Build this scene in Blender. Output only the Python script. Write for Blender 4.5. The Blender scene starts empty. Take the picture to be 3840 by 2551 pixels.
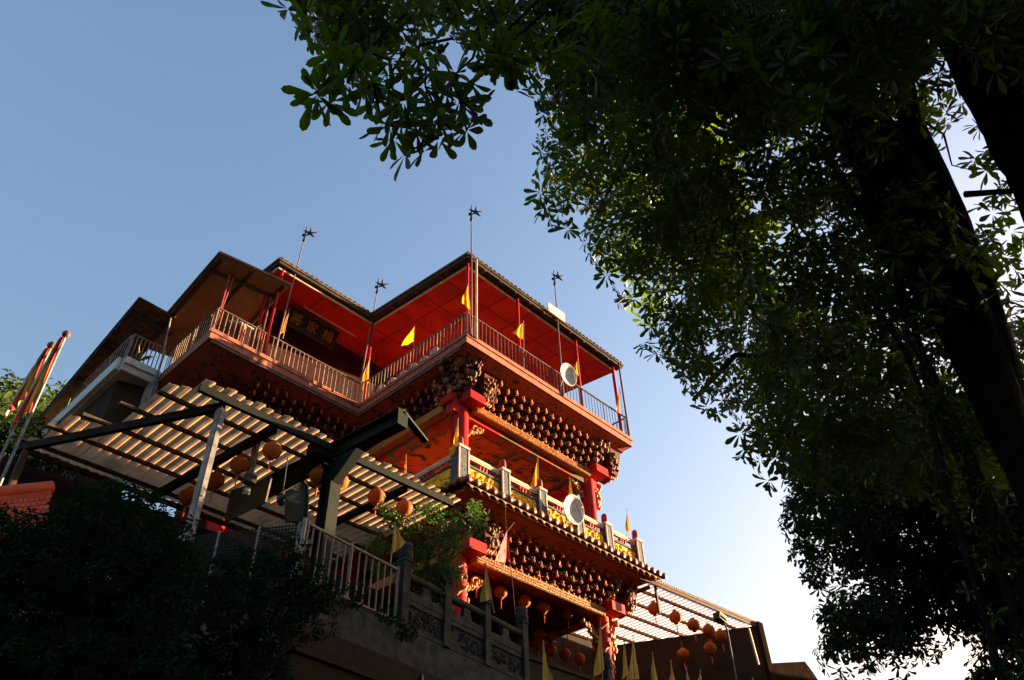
import bpy, math, random
import numpy as np
from mathutils import Vector, Matrix

random.seed(11)
rng = np.random.default_rng(11)
SC = bpy.context.scene
COL = SC.collection

# ------------------------------------------------------------------ camera
RC = [[0.6871487795, -0.7259609385, -0.0284125069],
      [0.4573885393, 0.4626577661, -0.7594363144],
      [0.5644663665, 0.5088501815, 0.6499609326]]
EYE = (0.0, 0.0, 1.6)
FPX = 2987.0
cam_d = bpy.data.cameras.new('camera')
cam = bpy.data.objects.new('camera', cam_d)
COL.objects.link(cam)
cam_d.lens = 28.0
cam_d.sensor_width = 36.0
cam_d.clip_start = 0.1
cam_d.clip_end = 2000
_r, _u, _b = RC[0], [-v for v in RC[1]], [-v for v in RC[2]]
cam.matrix_world = Matrix(((_r[0], _u[0], _b[0], EYE[0]), (_r[1], _u[1], _b[1], EYE[1]),
                           (_r[2], _u[2], _b[2], EYE[2]), (0, 0, 0, 1)))
SC.camera = cam

# ------------------------------------------------------------------ sky, sun, exposure
SUN_EL, SUN_ROT = 6.5, 106.0
w = bpy.data.worlds.new("World")
SC.world = w
w.use_nodes = True
_nt = w.node_tree
_bg = _nt.nodes['Background']
_sky = _nt.nodes.new('ShaderNodeTexSky')
_sky.sky_type = 'NISHITA'
_sky.sun_disc = False
_sky.sun_elevation = math.radians(SUN_EL)
_sky.sun_rotation = math.radians(SUN_ROT)
_sky.dust_density = 6.0
_sky.ozone_density = 3.0
_sky.air_density = 1.5
_tint = _nt.nodes.new('ShaderNodeMix'); _tint.data_type = 'RGBA'; _tint.blend_type = 'MULTIPLY'
_tint.inputs['Factor'].default_value = 1.0; _tint.inputs['B'].default_value = (1.07, 0.97, 1.0, 1)
_nt.links.new(_sky.outputs[0], _tint.inputs['A']); _nt.links.new(_tint.outputs['Result'], _bg.inputs[0])
_bg.inputs[1].default_value = 0.09
sun_d = bpy.data.lights.new('sun', 'SUN')
sun_d.energy = 5.0
sun_d.angle = math.radians(0.5)
sun_d.color = (1.0, 0.69, 0.38)
sun = bpy.data.objects.new('sun', sun_d)
COL.objects.link(sun)
_az = math.radians(90 - SUN_ROT)
_sd = Vector((math.cos(_az) * math.cos(math.radians(SUN_EL)), math.sin(_az) * math.cos(math.radians(SUN_EL)),
              math.sin(math.radians(SUN_EL))))
sun.rotation_euler = (-_sd).to_track_quat('-Z', 'Y').to_euler()
sun.location = (30, -10, 40)
SC.view_settings.view_transform = 'Standard'
SC.view_settings.look = 'None'
SC.view_settings.exposure = 2.84
SC.view_settings.gamma = 1.0

# ------------------------------------------------------------------ measuring helpers (photo pixel + a known plane -> point in the place)
def ray(u, v):
    q = ((u - 1920) / FPX, (v - 1275.5) / FPX, 1.0)
    return Vector([sum(RC[i][k] * q[i] for i in range(3)) for k in range(3)])
E0 = Vector(EYE)
def at_x(u, v, x):
    d = ray(u, v); return E0 + d * ((x - E0.x) / d.x)
def at_y(u, v, y):
    d = ray(u, v); return E0 + d * ((y - E0.y) / d.y)
def at_z(u, v, z):
    d = ray(u, v); return E0 + d * ((z - E0.z) / d.z)
def at_d(u, v, t):
    return E0 + ray(u, v).normalized() * t
def z_over(u, v, p):
    d = ray(u, v); h = Vector((d.x, d.y)); q = Vector((p[0], p[1]))
    return E0.z + d.z * (h.dot(q) / h.dot(h))

# ------------------------------------------------------------------ materials
MATS = {}
def material(name, c1, c2=None, scale=4.0, rough=0.7, metal=0.0, bump=0.0, bscale=30.0, trans=0.0, tcol=None,
             third=None, detail=6.0, island=0.0, stops=(0.38, 0.62), distort=0.0, spec=0.12):
    if name in MATS: return MATS[name]
    m = bpy.data.materials.new(name); m.use_nodes = True
    nt = m.node_tree; N = nt.nodes; L = nt.links
    bs = N['Principled BSDF']
    bs.inputs['Roughness'].default_value = rough
    bs.inputs['Metallic'].default_value = metal
    bs.inputs['Specular IOR Level'].default_value = spec
    tc = N.new('ShaderNodeTexCoord')
    nz = N.new('ShaderNodeTexNoise'); nz.inputs['Scale'].default_value = scale
    nz.inputs['Detail'].default_value = detail; nz.inputs['Distortion'].default_value = distort
    L.new(tc.outputs['Object'], nz.inputs['Vector'])
    rp = N.new('ShaderNodeValToRGB')
    c2 = c2 or tuple(x * 0.6 for x in c1)
    rp.color_ramp.elements[0].position = stops[0]; rp.color_ramp.elements[0].color = (*c1, 1)
    rp.color_ramp.elements[1].position = stops[1]; rp.color_ramp.elements[1].color = (*c2, 1)
    if third:
        e = rp.color_ramp.elements.new(min(0.99, stops[1] + 0.09)); e.color = (*third, 1)
    L.new(nz.outputs['Fac'], rp.inputs['Fac'])
    col = rp.outputs['Color']
    if island:
        ge = N.new('ShaderNodeNewGeometry')
        mr = N.new('ShaderNodeMapRange'); mr.inputs['To Min'].default_value = 1 - island; mr.inputs['To Max'].default_value = 1 + island
        L.new(ge.outputs['Random Per Island'], mr.inputs['Value'])
        hs = N.new('ShaderNodeHueSaturation')
        L.new(mr.outputs['Result'], hs.inputs['Value']); L.new(col, hs.inputs['Color'])
        col = hs.outputs['Color']
    L.new(col, bs.inputs['Base Color'])
    if bump:
        nb = N.new('ShaderNodeTexNoise'); nb.inputs['Scale'].default_value = bscale; nb.inputs['Detail'].default_value = 5
        L.new(tc.outputs['Object'], nb.inputs['Vector'])
        bp = N.new('ShaderNodeBump'); bp.inputs['Strength'].default_value = bump; bp.inputs['Distance'].default_value = 0.03
        L.new(nb.outputs['Fac'], bp.inputs['Height']); L.new(bp.outputs['Normal'], bs.inputs['Normal'])
    if trans:
        tr = N.new('ShaderNodeBsdfTranslucent')
        if tcol: tr.inputs['Color'].default_value = (*tcol, 1)
        else: L.new(col, tr.inputs['Color'])
        mx = N.new('ShaderNodeMixShader'); mx.inputs['Fac'].default_value = trans
        L.new(bs.outputs[0], mx.inputs[1]); L.new(tr.outputs[0], mx.inputs[2])
        L.new(mx.outputs[0], N['Material Output'].inputs['Surface'])
    MATS[name] = m
    return m

def tile_material(name, tile, joint, sx, sy, rough=0.8):
    m = bpy.data.materials.new(name); m.use_nodes = True
    nt = m.node_tree; N = nt.nodes; L = nt.links
    bs = N['Principled BSDF']; bs.inputs['Roughness'].default_value = rough; bs.inputs['Specular IOR Level'].default_value = 0.05
    tc = N.new('ShaderNodeTexCoord'); mp = N.new('ShaderNodeMapping')
    mp.inputs['Rotation'].default_value = (math.radians(90), 0, 0)
    L.new(tc.outputs['Object'], mp.inputs['Vector'])
    br = N.new('ShaderNodeTexBrick'); br.inputs['Scale'].default_value = 1.0
    br.inputs['Brick Width'].default_value = sx; br.inputs['Row Height'].default_value = sy
    br.inputs['Mortar Size'].default_value = 0.008
    br.inputs['Color1'].default_value = (*tile, 1); br.inputs['Color2'].default_value = (*[t * 0.7 for t in tile], 1)
    br.inputs['Mortar'].default_value = (*joint, 1)
    L.new(mp.outputs[0], br.inputs['Vector'])
    nz = N.new('ShaderNodeTexNoise'); nz.inputs['Scale'].default_value = 1.3; nz.inputs['Detail'].default_value = 8
    L.new(tc.outputs['Object'], nz.inputs['Vector'])
    mx = N.new('ShaderNodeMix'); mx.data_type = 'RGBA'; mx.blend_type = 'MULTIPLY'; mx.inputs['Factor'].default_value = 0.7
    L.new(br.outputs['Color'], mx.inputs['A']); L.new(nz.outputs['Fac'], mx.inputs['B'])
    L.new(mx.outputs['Result'], bs.inputs['Base Color'])
    MATS[name] = m
    return m

red = material('red_paint', (0.46, 0.012, 0.01), (0.34, 0.01, 0.009), 2.5, 0.45, bump=0.05)
red_ceiling = material('red_ceiling_board', (0.54, 0.024, 0.014), (0.40, 0.016, 0.011), 1.1, 0.55, third=(0.30, 0.02, 0.015), stops=(0.40, 0.60), detail=9, distort=.6, bump=0.06, bscale=5)
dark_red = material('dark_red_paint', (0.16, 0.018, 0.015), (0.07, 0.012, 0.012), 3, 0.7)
red_wall = material('red_lacquer_wall', (0.42, 0.018, 0.016), (0.18, 0.01, 0.01), 2.2, 0.6)
salmon = material('salmon_soffit', (0.46, 0.105, 0.055), (0.38, 0.09, 0.05), 2.0, 0.7)
mural = material('mural_soffit', (0.4, 0.105, 0.06), (0.33, 0.085, 0.05), 2.3, 0.75, third=(0.05, 0.045, 0.025), detail=6, stops=(0.4, 0.54), distort=3.0)
slab_edge = material('pink_slab_edge', (0.42, 0.15, 0.095), (0.27, 0.1, 0.065), 6, 0.75, bump=0.1)
orange_ceiling = material('painted_orange_ceiling', (0.74, 0.13, 0.028), (0.64, 0.105, 0.024), 1.3, 0.6, third=(0.05, 0.055, 0.025), detail=5, stops=(0.42, 0.53), distort=3.0)
beam_paint = material('painted_beam', (0.50, 0.025, 0.02), (0.34, 0.10, 0.05), 1.6, 0.55, third=(0.10, 0.10, 0.06), stops=(0.46, 0.55), detail=4)
carved_gold = material('carved_gilt', (0.50, 0.22, 0.05), (0.30, 0.10, 0.03), 14, 0.5, bump=0.9, bscale=24)
gilt_panel = material('gilt_panel', (0.85, 0.50, 0.03), (0.72, 0.34, 0.02), 7, 0.5, bump=0.8, bscale=13, third=(0.22, 0.09, 0.01), stops=(0.5, 0.62), distort=1.5)
br_dark = material('bracket_dark', (0.12, 0.026, 0.019), (0.045, 0.016, 0.013), 9, 0.75, island=0.5, spec=0.15)
br_gold = material('bracket_gold', (0.46, 0.155, 0.05), (0.26, 0.07, 0.035), 9, 0.65, island=0.6, spec=0.2)
br_teal = material('bracket_teal', (0.1, 0.12, 0.08), (0.3, 0.12, 0.05), 9, 0.75, island=0.4, spec=0.15)
cream = material('cream_paint', (0.62, 0.50, 0.36), (0.48, 0.36, 0.25), 5, 0.6)
white_p = material('white_paint', (0.6, 0.58, 0.56), (0.5, 0.48, 0.46), 5, 0.5)
stone_dark = material('carved_dark_stone', (0.055, 0.065, 0.075), (0.16, 0.16, 0.16), 22, 0.7, bump=0.8, bscale=30, stops=(0.45, 0.7))
stone_pale = material('pale_stone', (0.55, 0.42, 0.38), (0.42, 0.32, 0.30), 8, 0.8)
stone_grey = material('weathered_grey_stone', (0.05, 0.05, 0.042), (0.024, 0.025, 0.022), 5, 0.85, bump=0.5, bscale=22, detail=10, spec=0.06)
tile_roll = material('brown_roof_tile', (0.3, 0.11, 0.055), (0.15, 0.055, 0.03), 10, 0.45, island=0.35)
tile_under = material('dark_tile_bed', (0.04, 0.03, 0.025), (0.02, 0.018, 0.016), 8, 0.8)
plaster = material('pale_plaster', (0.55, 0.48, 0.44), (0.42, 0.36, 0.33), 3, 0.85)
railing_dark = material('brown_rail', (0.16, 0.10, 0.085), (0.10, 0.06, 0.05), 6, 0.5)
railing_pale = material('pale_rail', (0.26, 0.19, 0.135), (0.17, 0.12, 0.085), 6, 0.5)
roof_edge = material('weathered_roof_edge', (0.17, 0.11, 0.05), (0.075, 0.05, 0.03), 5, 0.8, bump=0.3)
roof_dark = material('dark_roof_steel', (0.035, 0.03, 0.028), (0.06, 0.045, 0.035), 4, 0.7)
steel_green = material('dark_green_steel', (0.005, 0.01, 0.008), (0.009, 0.012, 0.009), 3, 0.75, bump=0.15, spec=0.12)
steel_rust = material('rusty_purlin', (0.10, 0.06, 0.03), (0.05, 0.04, 0.03), 5, 0.7)
zinc = material('galvanised_post', (0.3, 0.27, 0.25), (0.17, 0.15, 0.14), 6, 0.55, metal=0.2)
brown_sheet = material('brown_awning_sheet', (0.34, 0.19, 0.1), (0.27, 0.145, 0.08), 2, 0.7)
canopy_sheet = material('translucent_tan_sheet', (0.4, 0.25, 0.135), (0.19, 0.125, 0.075), 1.6, 0.7, trans=0.58, stops=(0.40, 0.66), detail=8, spec=0.15)  # dirt mottling doubles as painted shadow breaks along the lit ribs
canopy_sheet_r = material('translucent_clear_sheet', (0.72, 0.60, 0.58), (0.52, 0.42, 0.40), 1.5, 0.5, trans=0.75, tcol=(0.92, 0.80, 0.80))
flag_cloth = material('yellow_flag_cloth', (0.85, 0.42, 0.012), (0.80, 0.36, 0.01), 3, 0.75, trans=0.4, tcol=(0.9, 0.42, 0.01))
flag_olive = material('dull_yellow_cloth', (0.42, 0.27, 0.04), (0.34, 0.20, 0.03), 3, 0.8, trans=0.3)  # duller, more olive yellow for the lower flags
bamboo = material('flag_stick', (0.40, 0.26, 0.14), (0.28, 0.17, 0.09), 8, 0.7)
lantern_m = material('orange_lantern_silk', (0.44, 0.125, 0.018), (0.34, 0.09, 0.014), 4, 0.7, trans=0.25, tcol=(0.60, 0.18, 0.02), spec=0.15)
lantern_cap = material('lantern_cap', (0.30, 0.04, 0.02), (0.18, 0.03, 0.02), 5, 0.6)
iron = material('dark_iron', (0.055, 0.05, 0.06), (0.035, 0.03, 0.035), 8, 0.5, metal=0.3)
pole_m = material('grey_mauve_pole', (0.20, 0.13, 0.13), (0.14, 0.09, 0.09), 5, 0.5)
dish_m = material('dish_white', (0.52, 0.5, 0.48), (0.4, 0.38, 0.36), 9, 0.5)
green_panel = material('mossy_panel', (0.085, 0.10, 0.065), (0.05, 0.065, 0.045), 3, 0.6, trans=0.15)
plaque_m = material('plaque_board', (0.012, 0.014, 0.014), (0.02, 0.02, 0.018), 6, 0.5)
gold_letter = material('gold_letter', (0.3, 0.14, 0.03), (0.22, 0.1, 0.02), 9, 0.45)
bark = material('dark_bark', (0.016, 0.013, 0.01), (0.008, 0.007, 0.006), 6, 0.95, bump=1.0, bscale=14, spec=0.06)
moss = material('mossy_vine', (0.035, 0.055, 0.010), (0.016, 0.016, 0.012), 9, 0.95, bump=0.8, bscale=20)
twig = material('pale_twig', (0.20, 0.13, 0.07), (0.12, 0.08, 0.045), 8, 0.9)
leaf = material('broad_leaf', (0.014, 0.018, 0.004), (0.007, 0.010, 0.003), 3, 0.38, trans=0.27, tcol=(0.21, 0.34, 0.004), island=0.55, spec=0.22)
leaf_far = material('broad_leaf_far', (0.016, 0.026, 0.011), (0.012, 0.020, 0.009), 3, 0.5, spec=0.15, trans=0.2, tcol=(0.06, 0.14, 0.012), island=0.45)
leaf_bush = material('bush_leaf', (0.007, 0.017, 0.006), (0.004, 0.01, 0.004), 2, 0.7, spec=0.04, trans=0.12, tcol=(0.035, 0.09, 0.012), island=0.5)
leaf_mid = material('slender_leaf', (0.045, 0.08, 0.016), (0.028, 0.055, 0.012), 2, 0.45, trans=0.3, tcol=(0.10, 0.22, 0.02), island=0.5)
leaf_hill = material('hill_leaf', (0.03, 0.055, 0.016), (0.045, 0.065, 0.016), 0.4, 0.7, trans=0.2, tcol=(0.08, 0.15, 0.02), island=0.4)
asphalt = material('asphalt', (0.05, 0.05, 0.05), (0.04, 0.04, 0.04), 8, 0.9, bump=0.3, spec=0.06)
soil = material('soil_and_moss', (0.08, 0.07, 0.045), (0.05, 0.055, 0.03), 2, 0.95, bump=0.6, spec=0.06)
concrete = material('stained_concrete', (0.09, 0.08, 0.062), (0.04, 0.038, 0.03), 1.8, 0.9, bump=0.4, detail=10, spec=0.06)
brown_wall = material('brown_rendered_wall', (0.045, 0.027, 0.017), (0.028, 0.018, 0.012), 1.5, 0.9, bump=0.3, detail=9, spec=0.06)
mesh_m = material('black_shade_net', (0.02, 0.025, 0.022), (0.03, 0.035, 0.03), 5, 0.8, spec=0.06)
red_tile = material('red_clay_tile', (0.50, 0.085, 0.04), (0.38, 0.06, 0.03), 5, 0.6)
joint_white = material('white_mortar', (0.6, 0.5, 0.42), (0.5, 0.4, 0.34), 5, 0.8)
brick = tile_material('strip_tiled_wall', (0.06, 0.03, 0.021), (0.02, 0.016, 0.014), 0.055, 0.24)
brick_flat = tile_material('brown_tiled_wall', (0.05, 0.024, 0.017), (0.02, 0.015, 0.013), 0.2, 0.06)
pink_cloth = material('pink_white_cloth', (0.75, 0.45, 0.40), (0.6, 0.3, 0.28), 3, 0.8, trans=0.3)
red_cloth = material('red_cloth', (0.60, 0.03, 0.03), (0.5, 0.025, 0.025), 3, 0.8, trans=0.3)

# ------------------------------------------------------------------ mesh helpers
ORG = {}
class MB:
    def __init__(s): s.v = []; s.f = []; s.m = []; s.sm = []
    def add(s, vs, fs, mi=0, smooth=False):
        o = len(s.v); s.v += [tuple(p) for p in vs]
        for f in fs: s.f.append(tuple(o + i for i in f)); s.m.append(mi); s.sm.append(smooth)
        return s
    def box(s, a, b, mi=0):
        x0, y0, z0 = a; x1, y1, z1 = b
        return s.add([(x0, y0, z0), (x1, y0, z0), (x1, y1, z0), (x0, y1, z0), (x0, y0, z1), (x1, y0, z1), (x1, y1, z1), (x0, y1, z1)],
                     [(0, 3, 2, 1), (4, 5, 6, 7), (0, 1, 5, 4), (1, 2, 6, 5), (2, 3, 7, 6), (3, 0, 4, 7)], mi)
    def obox(s, c, ax, ay, az, mi=0):
        c = Vector(c); ax = Vector(ax) / 2; ay = Vector(ay) / 2; az = Vector(az) / 2
        vs = [c + sx * ax + sy * ay + sz * az for sz in (-1, 1) for sx, sy in ((-1, -1), (1, -1), (1, 1), (-1, 1))]
        return s.add(vs, [(0, 3, 2, 1), (4, 5, 6, 7), (0, 1, 5, 4), (1, 2, 6, 5), (2, 3, 7, 6), (3, 0, 4, 7)], mi)
    def bar(s, a, b, wd, ht, mi=0, up=(0, 0, 1)):
        a = Vector(a); b = Vector(b); d = b - a
        if d.length < 1e-6: return s
        upv = Vector(up)
        if abs(d.normalized().dot(upv)) > 0.99: upv = Vector((0, 1, 0))
        sd = d.cross(upv).normalized(); u2 = sd.cross(d).normalized()
        return s.obox((a + b) / 2, d, sd * wd, u2 * ht, mi)
    def tube(s, pts, r, n=8, mi=0, smooth=True, cap=True):
        pts = [Vector(p) for p in pts]; rs = r if isinstance(r, (list, tuple)) else [r] * len(pts)
        rings = []; prev = None
        for i, p in enumerate(pts):
            d = (pts[min(i + 1, len(pts) - 1)] - pts[max(i - 1, 0)])
            d = d.normalized() if d.length > 1e-9 else Vector((0, 0, 1))
            if prev is None:
                t = Vector((0, 0, 1)) if abs(d.z) < 0.9 else Vector((1, 0, 0))
                a = d.cross(t).normalized()
            else:
                a = (prev - d * prev.dot(d)); a = a.normalized() if a.length > 1e-6 else d.orthogonal().normalized()
            prev = a; b = d.cross(a)
            rings.append([p + (a * math.cos(k * 2 * math.pi / n) + b * math.sin(k * 2 * math.pi / n)) * rs[i] for k in range(n)])
        vs = [q for rg in rings for q in rg]; fs = []
        for i in range(len(pts) - 1):
            for k in range(n):
                fs.append((i * n + k, i * n + (k + 1) % n, (i + 1) * n + (k + 1) % n, (i + 1) * n + k))
        s.add(vs, fs, mi, smooth)
        if cap:
            s.add(rings[0][::-1], [tuple(range(n))], mi); s.add(rings[-1], [tuple(range(n))], mi)
        return s
    def lathe(s, prof, c=(0, 0, 0), n=16, mi=0, smooth=True):
        c = Vector(c); vs = []; fs = []
        for r, z in prof:
            for k in range(n):
                a = k * 2 * math.pi / n; vs.append(c + Vector((r * math.cos(a), r * math.sin(a), z)))
        for i in range(len(prof) - 1):
            for k in range(n):
                fs.append((i * n + k, i * n + (k + 1) % n, (i + 1) * n + (k + 1) % n, (i + 1) * n + k))
        return s.add(vs, fs, mi, smooth)
    def ball(s, c, r, n=6, mi=0, sq=(1, 1, 1)):
        c = Vector(c); vs = []; fs = []; h = max(3, n // 2 + 1)
        for i in range(h + 1):
            t = math.pi * i / h
            for k in range(n):
                a = 2 * math.pi * k / n
                vs.append(c + Vector((r * sq[0] * math.sin(t) * math.cos(a), r * sq[1] * math.sin(t) * math.sin(a), -r * sq[2] * math.cos(t))))
        for i in range(h):
            for k in range(n): fs.append((i * n + k, i * n + (k + 1) % n, (i + 1) * n + (k + 1) % n, (i + 1) * n + k))
        return s.add(vs, fs, mi, True)
    def prism(s, poly, z0, z1, mi=0):
        n = len(poly); vs = [(p[0], p[1], z0(p) if callable(z0) else z0) for p in poly] + [(p[0], p[1], z1(p) if callable(z1) else z1) for p in poly]
        fs = [tuple(range(n))[::-1], tuple(range(n, 2 * n))] + [(i, (i + 1) % n, n + (i + 1) % n, n + i) for i in range(n)]
        return s.add(vs, fs, mi)
    def quad(s, a, b, c, d, mi=0): return s.add([a, b, c, d], [(0, 1, 2, 3)], mi)
    def build(s, name, mats, parent=None):
        mats = mats if isinstance(mats, (list, tuple)) else [mats]
        me = bpy.data.meshes.new(name)
        off = ORG.get(parent.name, Vector((0, 0, 0))) if parent else Vector((0, 0, 0))
        me.from_pydata([(p[0] - off.x, p[1] - off.y, p[2] - off.z) for p in s.v], [], s.f)
        for m in mats: me.materials.append(m)
        me.polygons.foreach_set('material_index', s.m); me.polygons.foreach_set('use_smooth', s.sm)
        me.update()
        o = bpy.data.objects.new(name, me); COL.objects.link(o)
        if parent: o.parent = parent; ORG[o.name] = off
        else: ORG[o.name] = Vector((0, 0, 0))
        return o

def tag(o, label, cat, group=None):
    o['label'] = label; o['category'] = cat
    if group: o['group'] = group
    return o
def thing(name, label, cat, loc, group=None):
    o = bpy.data.objects.new(name, None); COL.objects.link(o); o.location = loc; o.empty_display_size = 0.2
    ORG[o.name] = Vector(loc)
    return tag(o, label, cat, group)
def rebase(o, p):
    "move a top-level mesh's origin to p without moving the mesh"
    p = Vector(p)
    o.data.transform(Matrix.Translation(-p)); o.location = p; ORG[o.name] = p
    return o
def structure(o):
    o['kind'] = 'structure'; return o
def copy_part(src, parent, loc=None):
    c = src.copy(); COL.objects.link(c); c.parent = parent
    if loc is not None: c.location = loc
    ORG[c.name] = ORG.get(parent.name, Vector((0, 0, 0)))
    return c
def copy_thing(root, loc, rotz, label, group=None, scale=None):
    r = root.copy(); COL.objects.link(r); r.location = loc; r.rotation_euler = (0, 0, rotz)
    r['label'] = label
    if group: r['group'] = group
    if scale: r.scale = (scale, scale, scale)
    for ch in list(root.children):
        c = ch.copy(); COL.objects.link(c); c.parent = r
        for g in list(ch.children):
            d = g.copy(); COL.objects.link(d); d.parent = c
    return r

# frames of the enlarged views the measurements were taken from
def fr(ox, oy, s): return lambda a, b: (ox + a / s, oy + b / s)
z1 = fr(500, 900, 2.24); z2 = fr(1300, 750, 1.96); z3 = fr(0, 1100, 1.96); z4 = fr(600, 1350, 1.96)
z5 = fr(1500, 1300, 2.24); z6 = fr(1500, 1850, 2.237); z7 = fr(0, 1750, 1.957); z8 = fr(900, 1850, 2.237)
q7 = fr(2200, 2100, 2.623); q8 = fr(1700, 1650, 3.485); r2 = fr(700, 1100, 5.2275)
dd = fr(0, 0, 0.61458)

# key levels of the place
X0, X1, YF, YW, XW = 12.2, 20.22, 12.78, 17.80, 6.86
ZS = 17.0
TERR = 6.85
def rail_y(x): return 9.97 + 0.155 * (x - 6.12)


# ================================================================== SETTING
m = MB(); n = 24; ext = 260
def gz(x, y):
    return 0.0
m.quad((-ext, -ext, 0), (ext, -ext, 0), (ext, ext, 0), (-ext, ext, 0))
structure(m.build('ground', soil))
m = MB(); m.quad((-60, -4, 0.004), (60, 10, 0.004), (60, 1.5, 0.004), (-60, -13, 0.004))
structure(m.build('road', asphalt))
# raised terrace the temple stands on, held by the retaining wall
m = MB()
m.prism([(6.15, 10.25), (32, rail_y(32) + .28), (32, 34), (-3, 34), (1.2, 18.5), (3.0, 15.6), (4.8, 12.0)], 0.05, TERR)
structure(m.build('terrace', concrete))
# planted bank under the terrace on the left
m = MB(); pts = []
xs = [-16 + i * 1.15 for i in range(21)]; ys = [5.6 + j * 0.9 for j in range(15)]
def bank(x, y):
    t = max(0, min(1, (y - 6.0) / 5.5)); t = t * t * (3 - 2 * t)
    e = max(0, min(1, (6.6 - x) / 1.6))
    return 0.02 + (6.3 * t) * e * (0.9 + 0.1 * math.sin(x * 1.3 + y)) - (0.3 if x > 5.5 else 0)
for y in ys:
    for x in xs: pts.append((x, y, bank(x, y)))
nx = len(xs)
m.add(pts, [(j * nx + i, j * nx + i + 1, (j + 1) * nx + i + 1, (j + 1) * nx + i) for j in range(len(ys) - 1) for i in range(nx - 1)], 0, True)
structure(m.build('planted_bank', soil))
# wooded hill behind, and an unseen hill added across the road to shade the low ground
def ridge(name, cx, cy, lx, ly, h, seed, mat_):
    mm = MB(); k = 26; P = []
    for j in range(k):
        for i in range(k):
            a, b = i / (k - 1) * 2 - 1, j / (k - 1) * 2 - 1
            e = max(0, 1 - a ** 4) * max(0, 1 - b * b)
            zz = h * e * (0.86 + 0.14 * math.sin(a * 7 + seed) * math.cos(b * 6 + seed * 2)) - 0.2
            P.append((cx + a * lx, cy + b * ly, zz))
    mm.add(P, [(j * k + i, j * k + i + 1, (j + 1) * k + i + 1, (j + 1) * k + i) for j in range(k - 1) for i in range(k - 1)], 0, True)
    return structure(mm.build(name, mat_))
ridge('hill', -34, 74, 42, 30, 9, 1, soil)
m = MB(); k = 30; P = []
for j in range(k):
    for i in range(k):
        a, b = i / (k - 1), j / (k - 1)
        x = 34 + a * 26; y = -34 + b * 62
        P.append((x, y, 13.8 * math.sin(math.pi * min(1, a * 1.2 + .02)) ** .6 * min(1, (1 - b) * 9, b * 6) * (0.95 + .05 * math.sin(b * 17)) - .1))
m.add(P, [(j * k + i, j * k + i + 1, (j + 1) * k + i + 1, (j + 1) * k + i) for j in range(k - 1) for i in range(k - 1)], 0, True)
structure(m.build('shade_hillside', soil))

# ================================================================== TEMPLE
T = thing('temple_building', 'red two storey temple with bracketed eaves, open roof terrace and red ceilings', 'temple', (12.2, 14.0, TERR))
ZB = 16.68
outline = [(X0, YF), (X1, YF), (X1, 24), (XW, 24), (XW, YW), (X0, YW)]
m = MB(); m.prism(outline, ZB, ZS); m.build('terrace_slab', slab_edge, T)
# raised lip on the slab
m = MB()
m.box((X0 - .03, YF - .035, ZS - .10), (X1 + .03, YF - .002, ZS + .03)); m.box((X0 - .035, YF - .03, ZS - .10), (X0 - .002, YW - .03, ZS + .03))
m.box((XW - .03, YW - .035, ZS - .10), (X0 - .036, YW - .002, ZS + .03)); m.build('slab_lip', slab_edge, T)

def offs(d):
    return [(X0 + d, YF + d), (X1 - d, YF + d), (X1 - d, 23.9), (XW + d, 23.9), (XW + d, YW + d), (X0 + d, YW + d)]
def soffit(z_out, z_in, d0, d1, mt):
    m = MB(); a = offs(d0); b = offs(d1)
    vs = [(p[0], p[1], z_out) for p in a] + [(p[0], p[1], z_in) for p in b]
    k = 6
    fs = [(i, (i + 1) % k, k + (i + 1) % k, k + i) for i in (0, 1, 3, 4, 5)]
    m.add(vs, fs); return m
m = soffit(ZB - .004, ZB - .04, .03, .18, salmon); m.build('soffit', salmon, T)
m = soffit(ZB - .04, ZB - .20, .18, .95, mural); m.build('painted_soffit', mural, T)
m = MB(); m.box((XW + .951, YW + .951, ZB - .22), (8.75, 23.8, ZB - .20)); m.build('painted_soffit', mural, T)
m = MB(); m.box((X0 + .02, YF + .3, ZB - .10), (X0 + .10, YW + .02, ZB - .002)); m.box((XW + .1, YW + .02, ZB - .10), (X0 + .10, YW + .10, ZB - .002)); m.build('slab_step', railing_dark, T)
m = soffit(ZB - .005, ZB - .012, .0, .05, slab_edge); m.build('drip_edge', railing_dark, T)

# ---- bracket clusters
def bracket_mesh(odd):
    m = MB(); R = random.Random(40 + odd)
    # local: +Y points into the building, -Y outward, X along the wall; z 0 .. 1.0
    for k in range(4):
        z = 0.04 + k * 0.245 + (.1, 0, .05)[odd]; o = 0.43 - 0.50 * z
        m.box((-.03, o + .02, z), (.03, .75, z + .06), 0)
        w_ = .085 if (k + odd) % 2 else .065
        m.box((-w_, o + .10, z + .061), (w_, o + .16, z + .10), 0)
        m.box((-.045, o + .02, z + .101), (.045, o + .16, z + .15), 2 if k % 2 else 0)
        m.box((-.028, o - .03, z + .02), (.028, o + .02, z + .07), 1)
        m.ball((R.uniform(-.01, .01), o - .02, z + .105), .040, 6, 1, (1, .9, 1.9))
        m.tube([(0, o + .03, z + .01), (0, o - .05, z - .02), (0, o - .075, z + .025)], [.026, .022, .012], 5, 1)
        for sx in (-w_, w_):
            m.box((sx - .022, o + .085, z + .101), (sx + .022, o + .17, z + .14), 2 if (k + odd) % 2 else 0)
            m.tube([(sx, o + .12, z + .06), (sx, o + .05, z + .02), (sx, o + .03, z + .06)], [.02, .018, .01], 5, 0)
    m.ball((0, .45, .0 + (.08 if odd else 0)), .036, 6, 1, (1, 1, 1.8))
    return m
_pp = [bracket_mesh(q).build('bracket', [br_dark, br_gold, br_teal], T) for q in (0, 1, 2)]
_used = [False, False, False]; _cnt = [0]
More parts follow.
